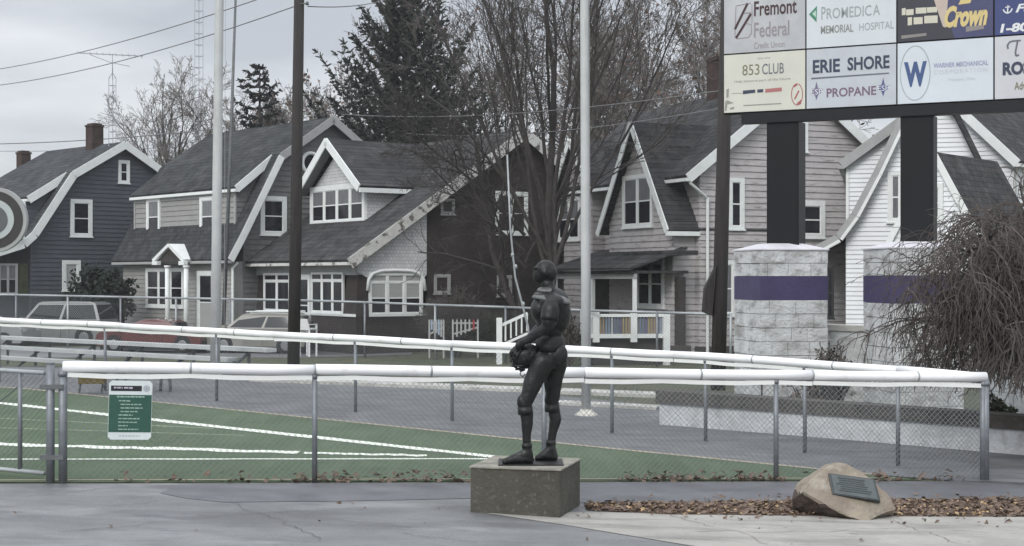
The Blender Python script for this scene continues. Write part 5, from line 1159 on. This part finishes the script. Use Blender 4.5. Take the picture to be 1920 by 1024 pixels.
def bush(label, base, rx, ry, h, n, seed, leafm, leafr, name='bush', twig='bark_dark', stems=40, grp=None, leafn=None):
    rnd = random.Random(seed); root = empty(name, base, 0, label, 'bush', grp); st_ = MB(); lf = MB()
    tips = []
    for i in range(stems):
        a = rnd.uniform(0,6.283); rr = rnd.random()**.5; q = Vector((math.cos(a)*rx*rr, math.sin(a)*ry*rr, h*(.45+.55*math.sqrt(max(0,1-rr*rr)))*rnd.uniform(.8,1.08)))
        st_.tube([(q.x*.1,q.y*.1,-.05), (q.x*.55,q.y*.55,q.z*.6), q], [.03,.02,.008], 4, caps=False)
        for k in range(5): t = rnd.uniform(.35,1); tips.append(Vector((q.x*(.1+.9*t),q.y*(.1+.9*t),q.z*t)))
        for k in range(6):
            t = rnd.uniform(.4,1); p = Vector((q.x*t,q.y*t,q.z*t)); e_ = p+Vector((rnd.gauss(0,.25),rnd.gauss(0,.25),rnd.uniform(-.1,.35)))*rx*.6; st_.tube([p,e_], [.012,.006], 3, caps=False); tips.append(e_)
    for _ in range(n):
        c = rnd.choice(tips)+Vector((rnd.gauss(0,.13),rnd.gauss(0,.13),rnd.gauss(0,.10)))*rx*.7
        if c.z < .02: continue
        s = leafr*rnd.uniform(.6,1.3); a = Vector((rnd.gauss(0,1),rnd.gauss(0,1),rnd.gauss(0,1))).normalized()*s; b_ = rdir(a,R(90),rnd)*s*.6; lf.add([c-a,c-b_,c+a,c+b_],[(0,1,2,3)])
    st_.build('stems', M[twig], root, fix=False)
    if n: lf.build('foliage', M[leafm], root, fix=False)
    return root
bush('dark evergreen bush between the blue and grey houses', gat(190,70), 1.55, 1.2, 3.5, 9000, 2, 'yew', .12, stems=60)
bush('reddish brown leafless bush along the brick house wall', gat(850,57), 1.5, .9, 2.6, 1500, 3, 'twig', .045, twig='twig', stems=230)
bush('olive green low bush under the brick house corner window', gat(915,57.5), .9, .7, 1.7, 1800, 13, 'shrub_green', .07, twig='twig_brown', stems=40)
bush('small grey brown bush between the two stone piers', gat(1556,25.2), .52, .35, 1.32, 700, 4, 'twig_brown', .035, twig='twig', stems=34)
bush('brown ornamental grass tuft behind the low stone wall', gat(1515,25.2), .35, .3, .75, 500, 6, 'leaf', .03, twig='twig_brown', stems=30)
bush('yellow green shrub at the foot of the weeping tree', gat(1872,22.3), .25, .25, .72, 700, 7, 'shrub_green', .05, twig='twig_brown', stems=24)
bush('dark round bush behind the statue waist', gat(1066,50), .55, .5, 1.75, 1600, 9, 'twig_brown', .05, twig='twig_brown', stems=30)

# ------------------------------------------------------------------ masts, antennas, cables
def mast(px, py_top, d, wpx, label, base_z=None, n3=.012, top_antenna=False):
    x = (px-960)/F*d; zb_ = gz(x,d); zt = CAMZ-(py_top-HZ)/F*d-zb_; w_ = wpx/F*d; root = empty('lattice_mast', (x,d,zb_), .2, label, 'antenna mast', 'television antenna masts')
    m = MB(); c3 = [Vector((w_/2*1.0,-w_*.29,0)),Vector((-w_/2,-w_*.29,0)),Vector((0,w_*.58,0))]
    for c in c3: m.tube([c, c+Vector((0,0,zt))], .020, 6)
    m.build('legs', M['lattice'], root, True); m = MB(); z = .3
    while z < zt: 
        for i in range(3): m.tube([c3[i]+Vector((0,0,z)), c3[(i+1)%3]+Vector((0,0,z))], n3, 5)
        z += .62
    m.build('rungs', M['lattice'], root)
    if top_antenna:
        m = MB()
        for c in c3: m.tube([c+Vector((0,0,zt)), (0,0,zt+.35)], .018, 6)
        m.tube([(0,0,zt+.3),(0,0,zt+1.35)], .022, 6); m.build('mast_head', M['lattice'], root, True)
        a = MB(); zt2 = zt+1.30; a.tube([(-1.9,.3,zt2+.08),(0,0,zt2),(1.6,-.2,zt2-.06)], .025, 6); a.tube([(-1.2,.2,zt2),(-.1,0,zt2-.42),(.9,-.1,zt2-.62)], .018, 6)
        for i in range(11): xx = -1.8+i*.33; l_ = .32+.045*i; zc_ = zt2+.08-.04*(xx+1.9); a.tube([(xx,-l_,zc_),(xx,l_,zc_)], .010, 5)
        a.build('antenna', M['lattice'], root)
    return root
mast(211, 148, 80, 13, 'slim lattice mast carrying a wide television antenna above the blue house', top_antenna=True)
mast(373, -40, 82, 15, 'tall slim lattice mast rising behind the grey house, top out of view')
p0 = gat(417,63.5); pm_ = empty('antenna_pole', p0, 0, 'thin dark leaning pipe mast just right of the left flagpole', 'mast')
m = MB(); tp = at(443,-40,63.5)-Vector(p0); m.tube([(0,0,-.1),(tp.x*.55,0,tp.z*.5),tp], [.085,.075,.05], 8); m.build('pipe', M['dull_steel'], pm_, True)
p0 = gat(1000,44); ps = empty('leaning_conduit', p0, 0, 'thin pale leaning conduit rising behind the statue shoulder', 'conduit')
m = MB(); m.tube([(0,0,0), at(990,612,44)-Vector(p0), at(966,520,44)-Vector(p0), at(957,430,44)-Vector(p0), at(951,290,44)-Vector(p0)], [.034,.032,.03,.028,.024], 8); m.build('pipe', M['galv_light'], ps, True)
m = MB()
for a_ in ((961,478),(967,500),(981,570)): c = at(a_[0],a_[1],44)-Vector(p0); m.ellipsoid(c, (.05,.045,.07))
m.build('clamp', M['galv_light'], ps, True)
def cable(a, b_, sag, r, label):
    n = 16; P = [a.lerp(b_, i/n)-Vector((0,0,sag*4*(i/n)*(1-i/n))) for i in range(n+1)]; o_ = P[0].copy(); m = MB(); m.tube([p-o_ for p in P], r, 5)
    o = m.build('overhead_cable', M['cable'], None, True); o.location = o_; tag(o, label, 'cable', 'overhead cables'); return o
cable(at(-60,138,60), at(560,-28,37), .3, .015, 'upper thin overhead cable crossing the sky at top left')
cable(at(-60,166,60), at(553,12,37), .35, .015, 'lower of two slanting overhead cables in the left sky, ending at the wooden pole')
cable(at(577,12,37), at(760,-14,60), .2, .015, 'short overhead cable from the pole insulator to the top edge')
cable(at(-60,271,90), at(420,240,86), .2, .028, 'dark overhead cable just above the blue house roof')
cable(at(-60,283,90), at(330,276,88), .1, .016, 'faint overhead cable grazing the blue house chimney')
cable(at(640,214,66), at(1352,170,40), .35, .015, 'overhead cable crossing the big spruce and pink house roof')
cable(at(760,250,66), at(1352,203,40), .35, .015, 'lower overhead cable crossing above the brick house ridge')

# ------------------------------------------------------------------ vehicles
def car(label, loc, head, L_, W_, H_, paint, hood, cab, belt, wheel_r=.33, kind='sedan', lamp=True, roof_rack=False, name='parked_car', cat='car'):
    """x forward; cab = (rear base, rear top, front top, windscreen base) along x, from the rear"""
    root = empty(name, loc, head, label, cat, 'cars parked on the street'); h = L_/2; hw = W_/2
    prof = [(-h+.05,.30),(-h,.55),(-h+.03,belt-.08),(-h+.12,belt),(cab[0]-h,belt+.02),(cab[3]-h,belt+.0),(h-.35,hood),(h-.06,hood-.14),(h,.52),(h-.08,.28)]
    m = MB(); ins = [(hw,.03),(hw-.05,0),(-hw+.05,0),(-hw,.03)]
    rings = []
    for y, i_ in ins:
        cx = 0; cz = .55; rings.append([(x*(1-i_*.6), y, cz+(z-cz)*(1-i_*1.6)) for x,z in prof])
    n = len(prof); base = len(m.v)
    for r_ in rings: m.v += r_
    for k in range(3):
        for i in range(n): m.f.append((k*n+i, k*n+(i+1)%n, (k+1)*n+(i+1)%n, (k+1)*n+i))
    m.f.append(tuple(range(n))); m.f.append(tuple(3*n+i for i in range(n-1,-1,-1)))
    body = m.build('body', M[paint], root, bevel=.02)
    c = [v-h for v in cab]; zt = H_; zr = H_-.10; ta = .16
    pr_ = [(c[0],belt,0),(c[1],zr,1),(c[1]+.25,zt-.015,1),((c[1]+c[2])/2,zt,1),(c[2]-.2,zt-.02,1),(c[2],zr+.02,1),(c[3],belt,0)]
    m = MB(); A_ = [(x,-(hw-.03-ta*k),z) for x,z,k in pr_]; B_ = [(x,(hw-.03-ta*k),z) for x,z,k in pr_]; m.prism(A_,B_); m.build('cabin', M[paint], root, bevel=.02)
    g_ = MB()
    def sidep(x,z,s,o=.006): k = (z-belt)/(zr-belt); return (x, s*(hw-.03-ta*k+o), z)
    zb_, zu = belt+.06, zr-.05
    def xf_(z, a, b2): t = (z-belt)/(zr-belt); return a+(b2-a)*t
    for s in (-1,1):
        xr0, xr1 = xf_(zb_,c[0],c[1])+.14, xf_(zu,c[0],c[1])+.12; xf0, xf1 = xf_(zb_,c[3],c[2])-.16, xf_(zu,c[3],c[2])-.12; mid = [xr0+(xf0-xr0)*t for t in (.0,.5,.54,1.0)]; mid1 = [xr1+(xf1-xr1)*t for t in (.0,.5,.54,1.0)]
        for a,b2 in ((0,1),(2,3)):
            q = [sidep(mid[a],zb_,s),sidep(mid[b2],zb_,s),sidep(mid1[b2],zu,s),sidep(mid1[a],zu,s)]; q2 = [(x,y-s*.012,z) for x,y,z in q]; g_.prism(q,q2)
    for a,b2,sg in ((c[3],c[2],1),(c[0],c[1],-1)):
        P = []
        for z,yy in ((zb_,hw-.10),(zu,hw-.22)): x = xf_(z,a,b2)+sg*.008; P += [(x,-yy,z),(x,yy,z)]
        q = [P[0],P[1],P[3],P[2]]; g_.prism(q, [(x-sg*.012,y,z) for x,y,z in q])
    g_.build('windows', M['car_glass'], root)
    for x in (-h+.82, h-.85):
        for s in (-1,1):
            t = MB(); t.tube([(x,s*(hw-.20),wheel_r),(x,s*(hw-.19),wheel_r),(x,s*(hw-.01),wheel_r),(x,s*(hw+.008),wheel_r)], [wheel_r*.9,wheel_r,wheel_r,wheel_r*.92], 20); w_ = t.build('wheel', M['tyre'], root, True)
            t = MB(); t.tube([(x,s*(hw+.009),wheel_r),(x,s*(hw+.016),wheel_r)], [wheel_r*.62,wheel_r*.5], 12); t.build('rim', M['rim'], w_)
            t = MB(); t.tube([(x,s*(hw-.25),wheel_r+.02),(x,s*(hw+.003),wheel_r+.02)], wheel_r*1.16, 20); t.build('wheel_arch', M['black_plastic'], root)
    for s in (-1,1):
        t = MB(); t.box(h-.12,h-.01,s*(hw-.28)-.14,s*(hw-.28)+.14,hood-.26,hood-.15); t.build('headlight', M['lamp_clear'], root)
        t = MB(); t.box(-h-.004,-h+.08,s*(hw-.2)-.12,s*(hw-.2)+.12,belt-.26,belt-.12); t.build('tail_light', M['lamp_red'], root)
        t = MB(); t.box(c[3]-.12,c[3]+.06,s*(hw+.08)-.09,s*(hw+.08)+.09,belt+.02,belt+.15); t.build('mirror', M[paint], root)
    t = MB()
    for s in (-1,1):
        for x in (c[1]+.15, c[1]+.15+(c[2]-c[1])*.52, c[3]-.12): t.box(x-.008,x+.008,s*(hw+.001)-.006,s*(hw+.001)+.006,.34,belt-.05)
        for x in (c[1]+.35, c[1]+.35+(c[2]-c[1])*.52): t.box(x,x+.16,s*(hw+.012)-.015,s*(hw+.012)+.015,belt-.16,belt-.12)
    t.build('door_seams', M['black_plastic'], root); t = MB(); t.box(-h+.2,h-.2,-hw+.05,hw-.05,.12,.32); t.build('underbody', M['black_plastic'], root)
    t = MB(); t.box(-h-.01,-h+.1,-hw+.1,hw-.1,.3,.5); t.box(h-.1,h+.005,-hw+.1,hw-.1,.28,.48); t.build('bumper', M['black_plastic'], root)
    if roof_rack:
        t = MB()
        for s in (-1,1): t.tube([(c[1]+.1,s*(hw-.28),H_+.05),(c[2]-.15,s*(hw-.28),H_+.05)], .03, 8)
        for x in (c[1]+.3, c[2]-.4): t.box(x,x+.06,-(hw-.28),hw-.28,H_-.02,H_+.05)
        t.build('roof_rack', M['trim'], root)
    return root
car('dull red sedan parked in front of the grey house', gat(296,61), R(180-14), 4.7, 1.78, 1.36, 'red_paint', .88, (.75,1.55,2.85,3.65), .90)
car('grey sport utility vehicle parked before the blue house', gat(112,67.5), R(180-10), 4.9, 1.92, 1.97, 'silver_paint', 1.13, (.08,.35,3.1,3.75), 1.12, .38)
car('silver car cut off at the left edge with pale bonnet', gat(-32,64), R(-8), 4.5, 1.8, 1.50, 'silver_paint', 1.02, (.3,.9,2.6,3.4), 1.0)
car('beige wagon with white roof rack parked before the brick house porch', gat(492,60.5), R(180-12), 4.3, 1.8, 1.62, 'beige_paint', 1.0, (.1,.45,2.75,3.45), .98, .34, roof_rack=True)

# ------------------------------------------------------------------ bleacher bench, small things
b0 = Vector((-13.4,38.9)); b1_ = Vector((-5.15,32.0)); dB = (b1_-b0); LB = dB.length; dB.normalize(); rz = math.atan2(dB.y,dB.x)
bl = empty('bleacher', (b0.x,b0.y,0), rz, 'long low aluminium bleacher beside the track', 'bleacher')
for i, (z, y, l_) in enumerate(((.62,.0,LB),(.40,-.35,LB*.92),(.17,-.70,LB*.88))):
    m = MB(); m.box(0,l_,y-.14,y+.14,z-.03,z+.06); m.build('seat_plank', M['alu'], bl, bevel=.006)
for k in range(6):
    x = .4+k*(LB-1.2)/5; m = MB(); m.beam((x,.05,-.05),(x,.05,.615),.05,.05); m.beam((x,-.85,-.0),(x,.05,.55),.05,.05); m.beam((x,-.35,.0),(x,-.35,.39),.05,.05); m.build('support', M['dull_steel'], bl)
p0 = gat(172,27.2); sb = empty('storage_bin', p0, .12, 'low dark bin with mustard yellow front behind the near fence rail', 'bin')
m = MB(); m.box(-.22,.24,-.15,.15,.19,.39); m.build('bin_body', plain('mustard',(.14,.105,.03),.7,.3), sb, bevel=.01); m = MB(); m.box(-.26,.28,-.18,.18,.391,.42); m.build('lid', M['black_plastic'], sb, bevel=.008)
m = MB()
for x in (-.2,.2): m.tube([(x-.03,0,-.03),(x,0,.20)], .022, 6)
m.build('legs', M['dull_steel'], sb)
p0 = gat(268,28.3); bn = empty('park_bench', p0, -.5, 'dark backless bench with bent steel legs behind the rules sign', 'bench')
m = MB(); m.box(-.75,.75,-.16,.16,.42,.47); m.build('seat', M['dull_steel'], bn, bevel=.01)
for x in (-.55,.55): m = MB(); m.tube([(x-.12,0,-.04),(x-.10,0,.2),(x,0,.42)], .03, 8); m.tube([(x,0,.40),(x+.12,0,.2),(x+.13,0,-.04)], .03, 8); m.build('leg', M['dull_steel'], bn, True)
# round letter emblem sign at the left edge
d = 24; cx = (-11-960)/F*d; cz = CAMZ-(412-HZ)/F*d; px_ = cx-.35; es = empty('emblem_sign', (px_,d,gz(px_,d)), 0, 'round dark sign with white ring cut off at the left edge', 'sign')
m = MB(); zc_ = cz-gz(px_,d); ox = cx-px_; m.tube([(-.30,.1,-.05),(-.30,.1,zc_)], .06, 12); m.build('post', M['black'], es, True)
def disc(r, y0_, y1_, name, mt): m = MB(); m.tube([(ox,y0_,zc_),(ox,y1_,zc_)], r, 48); o = m.build(name, mt, es); return o
k = F/d
disc(61/k, .0, .10, 'outer_rim', M['trim_grey']); disc(54/k, -.012, .05, 'dark_ring', plain('sign_brown_black',(.035,.032,.032))); disc(38/k, -.024, .05, 'white_ring', plain('ring_white',(.42,.46,.46))); disc(26/k, -.036, .05, 'centre', plain('sign_mid_grey',(.10,.105,.11)))
# white plastic chair and yard pickets by the brick house
p0 = gat(578,57.5); ch = empty('garden_chair', p0, 2.6, 'white plastic garden chair by the brick house steps', 'chair'); ch.location.z = CAMZ-(618-HZ)/F*57.5-.0
m = MB(); m.box(-.26,.26,-.24,.24,.0,.05); m.build('seat', M['white_pipe'], ch, bevel=.01); m = MB(); m.prism([(-.26,.22,.05),(.26,.22,.05),(.22,.34,.42),(-.22,.34,.42)],[(-.26,.25,.05),(.26,.25,.05),(.22,.37,.42),(-.22,.37,.42)]); m.build('backrest', M['white_pipe'], ch)
for x in (-.23,.23):
    m = MB(); m.box(x-.03,x+.03,-.24,.25,.18,.22); m.box(x-.03,x+.03,-.24,-.18,.05,.179); m.build('armrest', M['white_pipe'], ch)
    for y in (-.22,.22): m = MB(); m.box(x-.025,x+.025,y-.025,y+.025,-(ch.location.z-p0[2])-.05,-.001); m.build('leg', M['white_pipe'], ch)
def pickets(px, d_, w_, label, red=False, slope=1):
    fr = Frame(px, d_, 4); root = empty('picket_panel', fr.loc, fr.th, label, 'yard fence'); z1_ = fr.g(px,598)[1]; zb_ = fr.g(px,640)[1]; n = 7
    for i in range(n):
        x = w_*i/(n-1); lo = zb_+(z1_-zb_)*(.15+.6*abs(i/(n-1)-(0 if slope > 0 else 1)))*.8 if i not in (0,n-1) else zb_-.6
        m = MB(); m.prism_y([(x-.03,lo),(x+.03,lo),(x+.03,z1_-.06),(x,z1_),(x-.03,z1_-.06)], -.015, .015)
        m.build('picket', plain('picket_red',(.30,.05,.05)) if red and i in (5,) else (plain('picket_blue',(.30,.38,.47)) if (i%3 == 1 and not red) else M['trim_grey']), root)
    m = MB(); m.beam((0,.03,z1_-.15),(w_,.03,z1_-.15),.03,.06); m.beam((0,.03,zb_+.25),(w_,.03,z1_-.3),.03,.06); m.build('rail', M['trim_grey'], root)
pickets(805, 52.5, .50, 'small blue and white picket panel in the brick house yard', False, -1)
pickets(849, 52.5, .88, 'small white picket panel with one red picket beside the blue and white one', True)
fr = Frame(936, 52, 8); sr = empty('step_rail', fr.loc, fr.th, 'white step railing behind the statue forearm', 'railing'); z1_ = fr.g(936,596)[1]; zb_ = fr.g(936,655)[1]
m = MB(); m.box(-.09,.09,-.09,.09,-.1,z1_); m.build('newel', M['trim'], sr)
m = MB(); m.beam((.1,0,z1_-.25),(1.0,0,z1_+.15),.08,.1); m.beam((.1,0,zb_+.15),(1.0,0,zb_+.55),.08,.08); m.build('rail', M['trim'], sr)
for i in range(5): x = .22+i*.19; m = MB(); m.box(x-.025,x+.025,-.02,.02,zb_+.2+.44*x,z1_-.3+.44*x); m.build('baluster', M['trim'], sr)
# ------------------------------------------------------------------ damp air between the camera and the far trees
m = MB(); m.box(-640,640,-240,940,-1.9,32)
hz = bpy.data.materials.new('haze_air'); hz.use_nodes = True; nt = hz.node_tree; nt.nodes.clear(); ou = nt.nodes.new('ShaderNodeOutputMaterial'); pv = nt.nodes.new('ShaderNodeVolumePrincipled')
pv.inputs['Color'].default_value = (.93,.95,.97,1); pv.inputs['Density'].default_value = .00045; nt.links.new(pv.outputs[0], ou.inputs['Volume'])
tag(m.build('haze', hz), 'thin pale haze in the air over the field and street', 'haze', kind='stuff')
